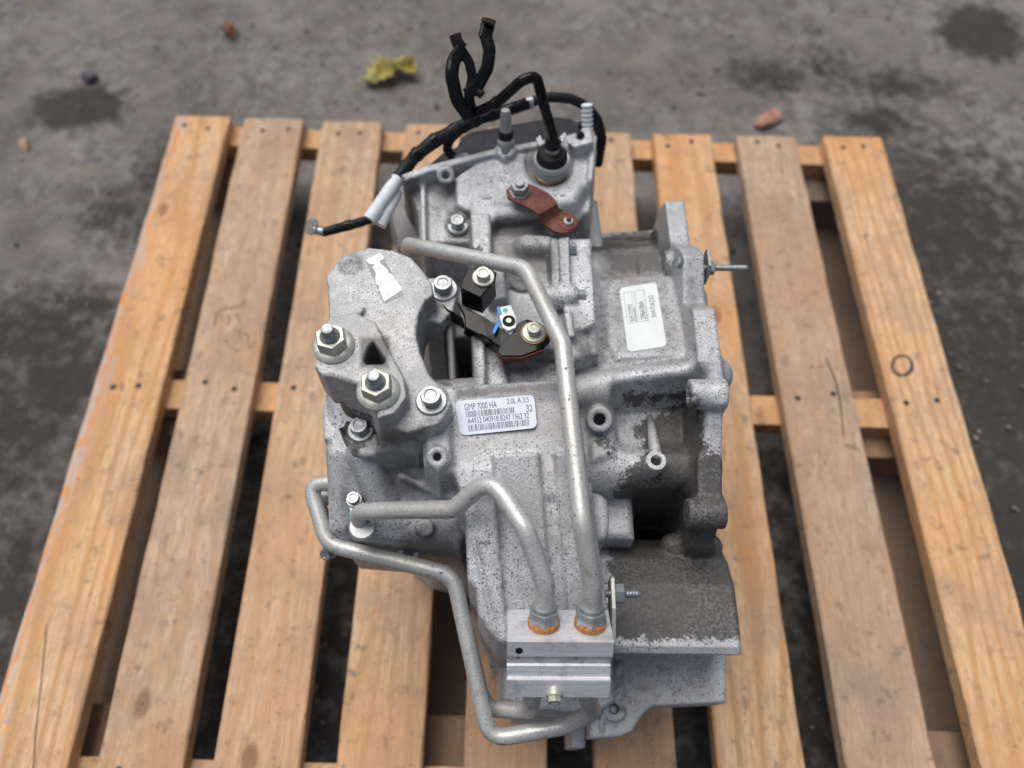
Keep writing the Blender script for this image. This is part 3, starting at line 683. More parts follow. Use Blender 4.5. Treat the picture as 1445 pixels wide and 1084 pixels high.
# ---- rear side cover
C = Cast((.43, .40, 0), (.71, .67, .395), .0015)
C.prism_w([(.485, .46, .27), (.69, .46, .27), (.68, .61, .27), (.49, .59, .27)], .001, .004, .006)
C.prism([(567, 247), (600, 234), (700, 209), (780, 196), (828, 181), (842, 190), (841, 215), (833, 278), (820, 300), (780, 335), (690, 342), (592, 342), (590, 300)], .16, .342, k=.005, r=.003, draft=.03)
C.prism([(643, 252), (650, 244), (700, 214), (838, 192), (838, 215), (832, 276), (818, 290), (762, 302), (702, 306), (668, 340), (664, 300), (645, 288)], .30, .358, k=.004, r=.003, draft=.12)
C.prism([(566, 246), (600, 233), (700, 208), (782, 194), (784, 202), (702, 217), (604, 242), (572, 255)], .30, .363, k=.003, r=.0018)
C.prism([(834, 190), (843, 190), (834, 280), (826, 280)], .30, .362, k=.003, r=.002)
C.prism([(592, 250), (600, 246), (602, 340), (595, 341)], .28, .350, k=.003, r=.002)
C.prism([(545, 285), (568, 250), (600, 246), (600, 346), (560, 348)], .10, .295, k=.006, r=.005)
C.cyl(P(588, 262, .29), P(588, 262, .338), .0055, k=.004)
C.cyl(P(629, 248, .31), P(629, 248, .366), .0085, k=.005)
C.cyl(P(629, 248, .360), P(629, 248, .38), .0035, k=.0015, cut=True)
C.prism([(702, 200), (722, 196), (728, 214), (712, 224), (700, 216)], .31, .366, k=.004, r=.003)
C.cyl(P(714, 214, .36), P(714, 214, .38), .0032, k=.0015, cut=True)
C.prism([(796, 200), (806, 194), (822, 180), (834, 177), (838, 200), (812, 208)], .345, .374, k=.003, r=.002)
C.cyl(P(819, 192, .33), P(819, 192, .39), .0042, k=.0015, cut=True)
C.cyl(P(775, 228, .354), P(775, 228, .38), .024, k=.004, cut=True)
C.prism([(762, 302), (818, 288), (830, 268), (838, 300), (812, 330), (768, 330)], .342, .358, k=.006, r=.002, draft=.4, cut=True)
C.cyl(P(645, 318, .30), P(645, 318, .346), .0115, k=.003)
C.cap(P(700, 300, .353), P(760, 298, .353), .006, k=.008)
C.cap(P(680, 278, .359), P(690, 279, .359), .0016, k=.002)
C.prism([(640, 218), (660, 214), (666, 226), (646, 232)], .3, .352, k=.003, r=.002)
casting(C, 'rear_cover', ALU, gb,
    oil=[], grime=[([(592, 250), (645, 250), (645, 300), (620, 340), (600, 340)], 50, .55), ([(690, 306), (830, 300), (835, 345), (690, 345)], 30, .7), ([(730, 205), (815, 195), (800, 260), (755, 250)], 30, .6), ([(625, 290), (670, 290), (670, 345), (625, 345)], 25, .7), ([(540, 250), (592, 250), (592, 350), (540, 350)], 20, .9)])

# ---- bell housing with flange, differential drum and lower foot
C = Cast((.615, .035, 0), (.80, .60, .42), .0015)
X1 = .759
fl = [PX(u, v, X1) for u, v in [(938, 284), (966, 284), (975, 345), (990, 352), (995, 362), (995, 428), (1010, 436), (1018, 500), (1020, 535), (1026, 545), (1026, 570), (1021, 580), (1019, 640), (1020, 690), (1020, 715), (1014, 745)]]
fl = [(p[1], p[2]) for p in fl]
fl[0] = (fl[1][0]+.014, fl[1][1]-.03)
C.ext_x([(.57, .05)]+fl+[(.205, .30), (.215, .05), (.30, .002), (.50, .002)], X1-.020, X1, k=.003, r=.0018)
prof = [P(900, v, h) for v, h in ((338, .235), (345, .262), (362, .295), (400, .325), (450, .343), (520, .355), (560, .350), (600, .340), (640, .332), (690, .316))]
prof = [(p[1], p[2]) for p in prof]
C.ext_x([(prof[0][0]+.005, .05)]+prof+[(prof[-1][0]-.002, .25), (.25, .05), (.32, .002), (.48, .002)], .640, X1-.01, k=.006, r=.004)
C.cap(P(822, 342, .255), P(935, 334, .255), .008, k=.006)
C.prism([(866, 392, .330), (880, 388, .330), (945, 384, .330), (958, 400, .333), (968, 500, .361), (872, 506, .361), (858, 480, .357), (856, 410, .333)], .27, k=.006, r=.004, draft=.3)
C.cap(P(822, 552, .352), P(1005, 530, .360), .014, .017, k=.010)
C.prism([(868, 572), (970, 564), (974, 640), (880, 642)], .318, .338, k=.006, r=.003, draft=.15, cut=True)
C.cap(P(830, 664, .315), P(990, 660, .318), .017, k=.012)
C.prism([(830, 545), (862, 560), (866, 640), (836, 650)], .28, .338, k=.006, r=.003)
C.prism([(868, 696), (962, 694), (962, 744), (866, 748)], .205, .31, k=.004, r=.002, draft=.0, cut=True)
for u, v, h in ((880, 528, .3555), (960, 520, .3585)): C.cyl(P(u, v, h-.02), P(u, v, h+.0012), .0060, k=.0008, r=.0004)
C.cap(P(842, 372, .300), P(852, 520, .350), .0030, k=.006)
C.cap(P(890, 350, .272), P(896, 385, .318), .0028, k=.005)
# ring boss and pin boss
C.cyl(P(846, 592, .30), P(846, 592, .353), .0112, k=.004); C.cyl(P(846, 592, .325), P(846, 592, .40), .0050, k=.002, cut=True)
# bolt bosses along the flange
for u, v, h, r_, xl in ((1006, 557, .376, .0125, .028), (1006, 725, .338, .0122, .030), (968, 372, .335, .012, .028)):
    p = P(u, v, h); C.cyl((X1-xl, p[1], p[2]), (X1+.001, p[1], p[2]), r_, k=.006)
p = P(985, 558, .372); C.cyl((X1-.060, p[1], p[2]), (X1-.024, p[1], p[2]), .0062, k=.0015, cut=True)
C.cap(P(998, 585, .345), P(998, 700, .325), .010, k=.008)
C.cap(P(984, 420, .340), P(992, 520, .362), .008, k=.012)
# drum
C.ext_x([(.232, .225), (.215, .258), (.202, .273), (.178, .284), (.150, .2855), (.128, .2835), (.1225, .279), (.1240, .268), (.142, .15), (.25, .13)], .655, .7785, k=.003, r=.004)
C.prism([(975, 735), (1012, 735), (1012, 772), (985, 778)], .2, .295, k=.005, r=.003)
C.ext_x([(.16, .25), (.138, .22), (.122, .185), (.13, .05), (.13, .002), (.20, .002)], .66, .773, k=.010, r=.006)
C.prism([(862, 910), (1026, 912), (1026, 992), (922, 997), (906, 1010), (893, 1032), (876, 1040), (832, 1043), (832, 985)], .150, .185, k=.012, r=.003, draft=.0)
C.cyl(P(866, 1000, .15), P(866, 1000, .190), .0112, k=.003); C.cyl(P(866, 1000, .172), P(866, 1000, .3), .0044, k=.0015, cut=True)
C.cap(P(872, 945, .20), P(868, 975, .186), .009, k=.006)
C.cap(P(890, 955, .200), P(880, 985, .192), .009, k=.006, cut=True)
C.cap(P(849, 1010, .186), P(849, 1030, .186), .002, k=.002)
C.cap(P(950, 772, .262), P(1000, 772, .268), .012, k=.006)
casting(C, 'bell_housing', ALU, gb,
    oil=[([(892, 600), (985, 558), (1000, 640), (1035, 640), (1035, 760), (868, 760), (868, 694), (880, 668), (908, 640)], 44, .95), ([(866, 692), (1030, 690), (1030, 760), (866, 760)], 16, 1.1), ([(858, 740), (1060, 740), (1060, 903), (862, 903)], 44, 1.0), ([(870, 548), (985, 545), (990, 570), (870, 580)], 24, .6), ([(1005, 650), (1040, 640), (1040, 760), (1000, 760)], 24, .85), ([(830, 600), (880, 610), (870, 650), (835, 640)], 30, .55), ([(830, 332), (930, 322), (930, 350), (830, 358)], 14, .8)],
    grime=[([(836, 340), (960, 335), (990, 520), (840, 530)], 70, .42), ([(840, 340), (950, 340), (950, 395), (850, 400)], 50, .75), ([(935, 285), (1030, 285), (1030, 560), (985, 560)], 60, .36), ([(836, 395), (858, 395), (868, 520), (836, 520)], 30, .6), ([(850, 500), (980, 495), (980, 520), (850, 528)], 30, .5), ([(850, 1040), (1030, 995), (1030, 920), (850, 920)], 60, .40), ([(960, 380), (990, 380), (1000, 540), (975, 540)], 25, .45), ([(850, 930), (890, 930), (890, 985), (850, 985)], 40, .5)])

pn = sweep('locating_pin', [Vector(P(917, 588, .318)), Vector(P(921, 615, .336)), Vector(P(926, 648, .348))], lambda i, t_: circ((.0026, .0042, .0056)[i], 18), ALU_B, gb)
lathe('pin_eye', [(.0060, -.03), (.0082, -.008), (.0086, -.001), (.0080, .0004), (.0046, .0004), (.0040, -.004), (.0002, -.005)], V(926, 650, .352), (0, 0, 1), ALU_B, pn, 28)
lathe('pin_bore', [(.0038, -.006), (.0038, -.0028), (.0002, -.0028)], V(926, 650, .352), (0, 0, 1), DARK, pn, 20)
# ---- engine mount bracket
C = Cast((.425, .22, .29), (.58, .45, .462), .0013)
bo = [(459, 388), (478, 370), (500, 356), (520, 349), (555, 353), (580, 363), (598, 383), (610, 402), (612, 416), (600, 424), (590, 445), (587, 470), (592, 495), (605, 527), (627, 552), (635, 572), (620, 598), (576, 612), (520, 590), (472, 548), (458, 520), (463, 490), (464, 450), (462, 405)]
C.prism([(u, v, .432-.014*max(0, (v-349)/265)) for u, v in bo], .375, k=.0018, r=.0013, draft=.02)
C.prism([(443, 517), (463, 447), (500, 440), (530, 454), (546, 488), (570, 532), (574, 560), (556, 584), (532, 590), (512, 582), (470, 547)], .395, .437, k=.0015, r=.0011, draft=.02)
C.prism([(470, 552, .425), (575, 600, .425), (636, 574, .415), (604, 620, .385), (545, 642, .372), (514, 647, .367), (495, 638, .37), (478, 606, .38)], .325, k=.0025, r=.002, draft=.02)
C.prism([(478, 572), (520, 586), (530, 612), (506, 632), (488, 626), (476, 600)], .372, .40, k=.004, r=.003, draft=.1, cut=True)
C.prism([(600, 392), (638, 390), (645, 414), (640, 438), (622, 456), (600, 452), (592, 430)], .28, .402, k=.004, r=.002, draft=.04)
C.prism([(600, 545), (630, 548), (636, 572), (625, 592), (600, 590)], .33, .420, k=.003, r=.002)
C.prism([(526, 482), (544, 508), (540, 513), (516, 513), (513, 507), (520, 488)], .405, .437, k=.002, r=.001, draft=.0, cut=True)
C.cyl(P(494, 373, .42), P(494, 373, .4335), .007, k=.006)
C.cap(P(500, 450, .431), P(512, 436, .430), .002, k=.003)
br = casting(C, 'mount_bracket', ALU_B, gb, oil=[([(470, 560), (530, 590), (530, 620), (500, 645), (480, 625)], 20, .75)],
    grime=[([(545, 600), (610, 595), (600, 630), (520, 645), (520, 610)], 30, .65), ([(590, 395), (650, 400), (640, 460), (590, 450)], 40, .5), ([(508, 475), (550, 475), (550, 520), (508, 520)], 15, .9)])
UPZ = (0, 0, 1)
def big_nut(u, v, ang):
    p = V(u, v, .4372)
    rf = (math.cos(ang), math.sin(ang), 0)
    nt_ = lathe('flange_nut', [(.0148, -.001), (.0157, .0002), (.0157, .0012), (.0150, .0022), (.0118, .0036), (.0118, .0037), (.0118, .0128), (.0108, .0142), (.0076, .0142), (.0068, .0135), (.0060, .0125)], p, UPZ, ZNI, br, 48, rf, hexes=(5, 6, 7))
    pr = [(.0058, .010)]
    z = .0125
    while z < .0185: pr += [(.0060, z), (.0053, z+.0006)]; z += .0012
    pr += [(.0049, .0195), (.0047, .0235), (.0040, .0245), (.0024, .0241), (.0002, .0240)]
    lathe('stud', pr, p, UPZ, ZINC, br, 28)
big_nut(471, 488, .25); big_nut(534, 552, .1)
def put_bolt(u, v, af, parent=None, mt=None, axis=UPZ, **k):
    p, n = hit(u, v); return bolt(p, axis, af, parent or gb, mt, ref=(math.cos(u), math.sin(u), 0), **k)
put_bolt(626, 409, .0135, br, hh=.009, fr=.0118); put_bolt(609, 566, .0135, br, hh=.009, fr=.0118); put_bolt(509, 607, .0125, br, hh=.009, fr=.0105)
put_bolt(646, 320, .0115, hh=.009, fr=.0100)

# ---- stickers: paper laid on the casting surface
def on_surface(corners, nu, nv, lift, name, material, parent, rad=0.12, shape=None):
    """corners TL,TR,BR,BL as photo points; sheet lies on the surface along its mean normal"""
    Q = [hit(*c) for c in corners]; N = sum((q[1] for q in Q), Vector()).normalized()
    A = [q[0] for q in Q]
    cc = sum(A, Vector())/4; N = ((A[1]-A[0]).cross(A[3]-A[0])).normalized()
    if N.z < 0: N = -N
    A = [a-N*(a-cc).dot(N) for a in A]
    lo = 0.0
    for i in range(7):
        for j in range(7):
            s, t_ = i/6, j/6; p = (A[0]*(1-s)+A[1]*s)*(1-t_)+(A[3]*(1-s)+A[2]*s)*t_
            for b in BV:
                h = b.ray_cast(p+N*.02, -N, .04)
                if h[0] is not None: lo = max(lo, (h[0]-p).dot(N))
    A = [a+N*(lo+lift) for a in A]
    def pt(s, t_, e=0.): return (A[0]*(1-s)+A[1]*s)*(1-t_)+(A[3]*(1-s)+A[2]*s)*t_+N*e
    if shape is None:
        wd, ht = (A[1]-A[0]).length, (A[3]-A[0]).length; r_ = rad*min(wd, ht); shape = []
        for cx, cy, a0 in ((1, 0, -90), (1, 1, 0), (0, 1, 90), (0, 0, 180)):
            for k in range(7):
                a = R(a0+15*k); ox = r_/wd; oy = r_/ht
                shape.append((abs(cx-ox)+ox*math.cos(a), abs(cy-oy)+oy*math.sin(a)))
    o = plate(name, [pt(s, t_) for s, t_ in shape], lift+.0006, material, parent, 0, down=-N)
    return o, pt, N
def text_mesh(s, size, font_w=1.0):
    cu = bpy.data.curves.new('txt', 'FONT'); cu.body = s; cu.size = size; cu.resolution_u = 3; cu.space_character = .95
    ob = bpy.data.objects.new('txt', cu); COL.objects.link(ob); dg = bpy.context.evaluated_depsgraph_get(); dg.update()
    me = bpy.data.meshes.new_from_object(ob.evaluated_get(dg)); bpy.data.objects.remove(ob); bpy.data.curves.remove(cu)
    v = np.array([q.co[:] for q in me.vertices]); f = [tuple(p.vertices) for p in me.polygons]; bpy.data.meshes.remove(me)
    return v, f
def print_text(s, pt, x0, x1, y0, y1, parent, material=INK, rot=False, e=.00012):
    v, f = text_mesh(s, 1.0); v = v[:, :2]-v[:, :2].min(0); v /= v.max(0)
    out = []
    for a, b in v:
        if rot: out.append(pt(x0+(x1-x0)*(1-b), y1+(y0-y1)*a, e))
        else: out.append(pt(x0+(x1-x0)*a, y1+(y0-y1)*b, e))
    return new_obj('lettering', pydata('lettering', out, f), material, parent, smooth=False)
def rects(name, rs, pt, parent, material, e=.0001):
    vs = []; fs = []
    for x0, x1, y0, y1 in rs:
        k = len(vs); vs += [pt(x0, y0, e), pt(x1, y0, e), pt(x1, y1, e), pt(x0, y1, e)]; fs.append((k, k+1, k+2, k+3))
    return new_obj(name, pydata(name, vs, fs), material, parent, smooth=False)
def barcode(x0, x1, y0, y1, n, sd):
    r = random.Random(sd); wts = [r.choice((1, 1, 1, 2, 2, 3)) for _ in range(2*n)]; T = sum(wts); x = x0; out = []
    for i, q in enumerate(wts):
        d = (x1-x0)*q/T
        if i % 2 == 0: out.append((x, x+d, y0, y1))
        x += d
    return out
lab, pt, _ = on_surface([(642, 567), (753.5, 558), (758, 605), (650, 615.5)], 1, 1, .0003, 'paper_label', LABEL, gb, .16)
lab['label'] = 'white rounded label printed GMP 7000 HA with two barcodes'
print_text('GMP 7000 HA', pt, .11, .52, .10, .29, lab); print_text('2.0L A 3.5', pt, .65, .93, .05, .21, lab); print_text('32', pt, .885, .965, .29, .50, lab)
print_text('A4932 040918 8247 1562 32', pt, .12, .91, .52, .69, lab)
rects('bar_code', barcode(.11, .74, .32, .50, 44, 1), pt, lab, INKP); rects('bar_code', barcode(.115, .905, .72, .91, 52, 2), pt, lab, INKP)
lab2, pt, _ = on_surface([(874, 407), (926, 399), (941, 489), (886, 497.5)], 1, 1, .0003, 'paper_label', LABEL2, gb, .13)
lab2['label'] = 'white upright label with sideways part numbers on the bell housing'
print_text('824152397E', pt, .15, .27, .29, .565, lab2, INKP, True); print_text('29663BA', pt, .44, .58, .27, .56, lab2, INK, True); print_text('304756232', pt, .73, .86, .20, .56, lab2, INKP, True)
def outline(x0, x1, y0, y1, w_=.008): return [(x0, x1, y0, y0+w_*.6), (x0, x1, y1-w_*.6, y1), (x0, x0+w_, y0, y1), (x1-w_, x1, y0, y1)]
rects('table_frame', outline(.09, .35, .09, .59)+outline(.39, .65, .09, .59)+[(.29, .296, .09, .59), (.60, .606, .09, .59)], pt, lab2, INKP)
rects('small_print', [(.305+.012*k, .311+.012*k, .34+.03*(k % 2), .57) for k in range(3)]+[(.615, .622, .36, .57)], pt, lab2, INKP)
glue, ptg, _ = on_surface([(515, 366), (547, 356), (570, 416), (541, 429)], 1, 1, .0002, 'sticker_residue', GLUE, br, 0, shape=[(.0, .05), (.72, 0), (.98, .92), (1., 1.), (.06, 1), (.02, .6)])
rg = random.Random(5); sh = [(.0, .02), (.70, -.03), (.80, .12), (.55, .14), (.52, .22)]
for k in range(14):
    s = .22+.46*k/13; sh.append((.56+.030*k+rg.uniform(-.05, .05), s))
sh += [(.97, .64), (.93, .76), (1.0, .80), (1.0, .90), (.08, .97), (.06, .70), (.12, .62), (.02, .58), (.10, .45), (.2, .36), (.16, .22), (.3, .18), (.06, .12)]
foil = plate('foil_sticker', [ptg(s, t_, .0003) for s, t_ in sh], .0002, FOIL, br, 0); foil['label'] = 'torn silver white foil sticker'

# ---- cooler pipes
PR = .0068
def pipe(pts, r=PR, bend=.022): return tube('cooler_pipe', [V(*p) for p in pts], r, PIPE, gb, bend, 0, 22)
# manifold block orientation: unions point back and up
AL = R(42); n1 = Vector((0, math.sin(AL), math.cos(AL))); n2 = Vector((0, -math.cos(AL), math.sin(AL)))
BO = V(790, 906, .390); EX = Vector((math.cos(R(.6)), math.sin(R(.6)), 0))
ED, GL = .0340, .0485
bp = [(0, 0), (-.0005, -.0002)]
prof_ = [(0, 0), (.0125, 0), (.0128, -.0034), (.0132, -.0036), (.0190, -.0040), (.0225, -.0062), (.0238, -.0066), (.0250, -.0052), (.0285, -.0040), (.0330, -.0036), (.0335, -.0012), (.0345, -.0008), (GL, -.0006), (GL, -.030), (.038, -ED), (0, -ED)]
blk = extr_x('manifold_block', prof_, -.0356, .0368, MILL, gb, .0005, BO, -n1, n2, EX)
def ub(xo, d, out): return BO+EX*xo-n2*d+n1*out
UX = (-.0104, .0222)
for xo in UX:
    c = ub(xo, ED*.52, 0)
    lathe('rust_ring', [(.0108, -.001), (.0113, .0006), (.0113, .0036), (.0104, .0050)], c, n1, ORUST, blk, 32)
    lathe('union_nut', [(.0110, .004), (.0113, .0052), (.0113, .0115), (.0105, .0132), (.0086, .0134), (.0082, .0160), (.0072, .0160)], c, n1, ZINC, blk, 36, EX, hexes=(0, 1, 2, 3))
lathe('plug_hole', [(.0026, -.001), (.0026, .0002), (.0018, .0002)], BO+EX*(-.0275)-n1*.0075+n2*.0001, n2, DARK, blk, 16)
lathe('dowel', [(.0012, -.001), (.0012, .0004), (.0004, .0005)], BO+EX*(.012)-n1*.017-n2*.0040, n2, ZINC, blk, 12)
for xo, d in ((-.028, .0165), (-.018, .030), (.002, .030), (.0135, .0165)): lathe('dimple', [(.0013, -.001), (.0013, .0003), (.0003, .0004)], BO+EX*xo-n1*d-n2*.0040, n2, ORUST if xo < -.025 else MILL, blk, 12)
bolt(BO-EX*.002-n1*(GL-.003)+n2*.000, (n2-n1*.5).normalized(), .0085, blk, ZNI, hh=.004, fr=.006)
e1 = ub(UX[1], ED*.52, .004); e2 = ub(UX[0], ED*.52, .004)
def vpix(p): return p
tube('cooler_pipe', [V(574, 352, .290), V(577, 345, .352), V(592, 348, .374), V(640, 358, .392), V(742, 379, .422), V(794, 486, .436), V(806, 600, .436), V(822, 740, .430), e1+n1*.028, e1], PR, PIPE, gb, .026, 0, 24)
tube('cooler_pipe', [V(514, 748, .318), V(503, 722, .352), V(560, 720, .372), V(640, 719, .398), V(693, 672, .425), V(742, 748, .425), e2+n1*.030, e2], PR, PIPE, gb, .020, 0, 24)
u3 = BO+EX*UX[1]-n1*GL-n2*.018; u4 = BO+EX*UX[0]*1.6-n1*GL-n2*.018
tube('cooler_pipe', [V(478, 681, .318), V(437, 683, .312), V(462, 768, .300), V(640, 812, .292), V(676, 978, .262), V(690, 1044, .250), V(800, 1024, .262), V(838, 1004, .285), u3-n1*.014, u3], PR, PIPE, gb, .022, 0, 24)
tube('cooler_pipe', [V(478, 704, .290), V(446, 700, .288), V(466, 768, .276), V(640, 814, .266), V(678, 978, .240), V(690, 1000, .236), V(748, 1003, .255), u4-n1*.018, u4], PR, PIPE, gb, .020, 0, 24)
# pipe flange on the left lobe
pf, nf = hit(512, 742)
pfl = plate('pipe_flange', [V(u, v, .334) for u, v in ((489, 706), (494, 697), (504, 698), (512, 706), (516, 724), (526, 733), (530, 745), (523, 757), (508, 759), (498, 750), (496, 730))], .007, ZBR, gb, .0008)
bolt(V(500, 706, .334), UPZ, .009, pfl, ZINC, hh=.006, fr=.0066)
lathe('collar', [(.0110, -.002), (.0112, .0015), (.0098, .0032), (.0075, .0032)], V(512, 744, .334), UPZ, ZBR, pfl, 32)
plate('paint_dab', [V(u, v, .3344) for u, v in ((493, 722), (498, 719), (497, 732), (494, 734))], .0003, GREENP, pfl, 0)

# ---- black sensor bracket on the case
sb = plate('sensor_bracket', [V(u, v, .404) for u, v in ((702, 496), (705, 488), (714, 477), (722, 470), (732, 455), (744, 450), (758, 455), (772, 464), (777, 480), (765, 492), (735, 503), (708, 503))], .004, BLKP, gb, .0008)
plate('edge_flange', [V(u, v, .4025) for u, v in ((700, 497), (708, 505), (736, 506), (767, 494), (765, 491), (735, 502), (708, 502))], .006, RUST, sb, .0005)
plate('hook', [V(*p) for p in ((651, 396, .418), (659, 380, .418), (668, 378, .418), (701, 383, .418), (699, 396, .418), (679, 420, .418), (650, 406, .418))], .003, BLKP, sb, .0012)
plate('hook_face', [V(650, 405, .417), V(679, 419, .417), V(681, 443, .395), V(652, 432, .395)], .003, BLKP, sb, .001, down=(-.1, .9, -.3))
plate('hook_side', [V(679, 419, .417), V(699, 395, .417), V(701, 418, .394), V(681, 443, .394)], .003, BLKP, sb, .0008, down=(-.7, .3, -.2))
plate('arm', [V(u, v, h) for u, v, h in ((644, 424, .400), (656, 434, .400), (682, 446, .400), (706, 462, .404), (722, 474, .404), (706, 490, .404), (686, 478, .400), (656, 462, .398), (655, 446, .399))], .004, BLKP, sb, .001)
plate('arm_lip', [V(u, v, h) for u, v, h in ((656, 462, .400), (686, 478, .402), (706, 490, .405), (703, 497, .392), (682, 486, .388), (654, 470, .386))], .003, BLKP, sb, .0006)
plate('clip_tab', [V(u, v, h) for u, v, h in ((624, 428, .404), (632, 436, .406), (653, 448, .406), (656, 463, .396), (640, 454, .394), (626, 440, .396))], .003, BLKP, sb, .0006)
plate('clip_tab', [V(u, v, h) for u, v, h in ((678, 470, .406), (694, 478, .406), (696, 490, .394), (680, 482, .394))], .003, BLKP, sb, .0006)
wt = plate('white_tab', [V(u, v, .4075) for u, v in ((702, 434), (721, 430), (729, 450), (728, 462), (717, 467), (709, 462), (705, 448))], .004, WHITEP, sb, .0006)
lathe('bore', [(.0050, -.001), (.0052, .0003), (.0044, .0006), (.0040, .0001), (.0002, .0001)], V(718, 453, .4078), UPZ, DARK, sb, 24)
lathe('screw', [(.0024, -.001), (.0024, .0012), (.0014, .0014), (.0002, .0012)], V(718, 453, .4078), UPZ, ZINC, sb, 16)
lathe('paint_dot', [(.0021, 0), (.0021, .0003), (.0002, .0003)], V(713, 438, .4076), UPZ, GREENP, sb, 16)
plate('paint_mark', [V(u, v, .4079) for u, v in ((701, 433), (706, 433), (708, 443), (703, 446))], .001, BLUEP, sb, 0)
plate('paint_mark', [V(u, v, .4055) for u, v in ((703, 451), (707, 453), (699, 469), (696, 472), (695, 467))], .001, BLUEP, sb, 0)
bolt(V(753, 470, .4042), UPZ, .0095, sb, ORUST if False else ZNI, hh=.007, fr=.0095, ref=(1, .3, 0))
lathe('rust_washer', [(.0105, -.001), (.0105, .0006), (.0090, .0008)], V(753, 470, .4042), UPZ, ORUST, sb, 24)
bolt(V(682, 392, .4182), UPZ, .0105, sb, ZNI, hh=.006, fr=.0092, ref=(1, .2, 0))

# ---- rusty selector lever
def strip(name, quads, thick, mt, parent):
    """quads: list of (left,right) 3D pairs along a bent steel strip"""
    vs = [p for a in quads for p in a]; fs = [(2*i, 2*i+1, 2*i+3, 2*i+2) for i in range(len(quads)-1)]
    bm = bmesh.new(); bv = [bm.verts.new(p) for p in vs]
    for f in fs: bm.faces.new([bv[i] for i in f])
    bmesh.ops.recalc_face_normals(bm, faces=bm.faces)
    if bm.faces[:][0].normal.z < 0: bmesh.ops.reverse_faces(bm, faces=bm.faces[:])
    o = new_obj(name, bm_mesh(name, bm), mt, parent)
    sm = o.modifiers.new('solid', 'SOLIDIFY'); sm.thickness = thick; sm.offset = -1
    bvm = o.modifiers.new('bevel', 'BEVEL'); bvm.width = .0006; bvm.segments = 2; bvm.limit_method = 'ANGLE'; bvm.angle_limit = R(40)
    return o
lv = [((714, 268), (727, 257), .374), ((716, 278), (742, 258), .374), ((726, 284), (757, 263), .374), ((742, 291), (772, 271), .374), ((754, 298), (783, 280), .374), ((760, 303), (787, 287), .373), ((763, 309), (789, 294), .367), ((768, 317), (795, 297), .362), ((778, 324), (806, 299), .361), ((788, 328), (813, 306), .361), ((800, 329), (815, 316), .361), ((806, 326), (813, 322), .361)]
lev = strip('selector_lever', [(V(*a, h), V(*b, h)) for a, b, h in lv], .0035, RUST, gb)
lathe('nut', [(.0098, -.001), (.0098, .0006), (.0088, .0010), (.0088, .0080), (.0080, .0092), (.0052, .0092)], V(733, 270, .3742), UPZ, ZINC, lev, 36, (1, .5, 0), hexes=(1, 2, 3, 4))
lathe('stud', [(.0047, .004), (.0047, .0115), (.0040, .0125), (.0002, .0124)], V(733, 270, .3742), UPZ, ZINC, lev, 20)
lathe('washer_ring', [(.0088, -.001), (.0090, .0005), (.0080, .0010), (.0060, .0010)], V(802, 314, .3612), UPZ, RUST, lev, 24)
lathe('pin_ring', [(.0040, -.001), (.0042, .0030), (.0034, .0036)], V(802, 314, .3612), UPZ, WHITEP, lev, 20)
lathe('pin', [(.0026, -.012), (.0026, .0068), (.0020, .0076), (.0002, .0076)], V(802, 314, .3612), UPZ, RUST, lev, 16)

# ---- selector cable boot and its black tube
bp0 = V(777, 242, .355)
boot = lathe('cable_boot', [(.0150, .012), (.0155, .0185), (.0150, .0230), (.0126, .0265), (.0085, .0282), (.0070, .0290)], bp0, UPZ, BLKR, gb, 40)
lathe('copper_washer', [(.0165, -.004), (.0168, .0016), (.0155, .0024)], bp0, UPZ, COPPER, boot, 40)
lathe('metal_cup', [(.0150, .002), (.0166, .0030), (.0170, .0090), (.0154, .0102), (.0154, .0112), (.0174, .0122), (.0178, .0178), (.0168, .0188), (.0156, .0186)], bp0, UPZ, ZBR, boot, 40)
lathe('collar', [(.0066, .026), (.0070, .0272), (.0068, .0335), (.0060, .0340)], bp0, UPZ, ZNI, boot, 32)
lathe('sleeve', [(.0062, .0335), (.0078, .0345), (.0080, .0385), (.0062, .0410), (.0050, .0440)], bp0, UPZ, BLKR, boot, 32)
plate('clip_ear', [V(u, v, .371) for u, v in ((756, 196), (762, 190), (768, 202), (762, 206))], .003, ZINC, boot, .0005)
plate('clip_ear', [V(u, v, .371) for u, v in ((790, 192), (797, 186), (800, 190), (794, 202))], .003, ZINC, boot, .0005)
ct = bp0+Vector((0, 0, .042))
hose = tube('breather_hose', [ct-Vector((0, 0, .004)), ct+Vector((0, 0, .004)), V(768, 150, .432), V(757, 107, .458), V(737, 113, .458), V(700, 146, .432), V(664, 163, .415)], .0049, BLKG, gb, .012, .03, 16)
tube('hose_band', [V(703, 143, .4335), V(698, 147, .4305)], .0058, BLKR, hose, .01, 0, 16)

# ---- wiring harness
hr = tube('wiring_harness', [V(570, 240, .353), V(586, 220, .360), V(614, 198, .370), V(650, 180, .380), V(676, 166, .386), V(712, 156, .388)], .0068, BLKR, gb, .02, .05, 16)
tube('taped_branch', [V(708, 158, .388), V(730, 151, .389), V(744, 146, .389)], .0060, BLKG, hr, .02, .05, 16)
tube('grey_sleeve', [V(742, 146, .389), V(751, 144, .389)], .0063, TAPE if False else ZINC, hr, .01, 0, 16)
tube('cable', [V(748, 144, .389), V(776, 137, .390), V(806, 139, .385), V(829, 151, .376), V(844, 170, .360), V(850, 196, .335), V(844, 232, .300)], .0050, BLKR, hr, .03, .02, 16)
tube('cable', [V(838, 168, .360), V(846, 190, .340), V(842, 224, .310)], .0045, BLKR, hr, .03, .02, 14)
tube('branch', [V(644, 188, .372), V(634, 198, .362), V(630, 212, .352), V(640, 222, .345)], .0048, BLKR, hr, .012, .03, 14)
tube('white_tape', [V(521, 311, .343), V(540, 283, .348), V(561, 253, .351)], .0068, TAPE, hr, .02, .03, 16)
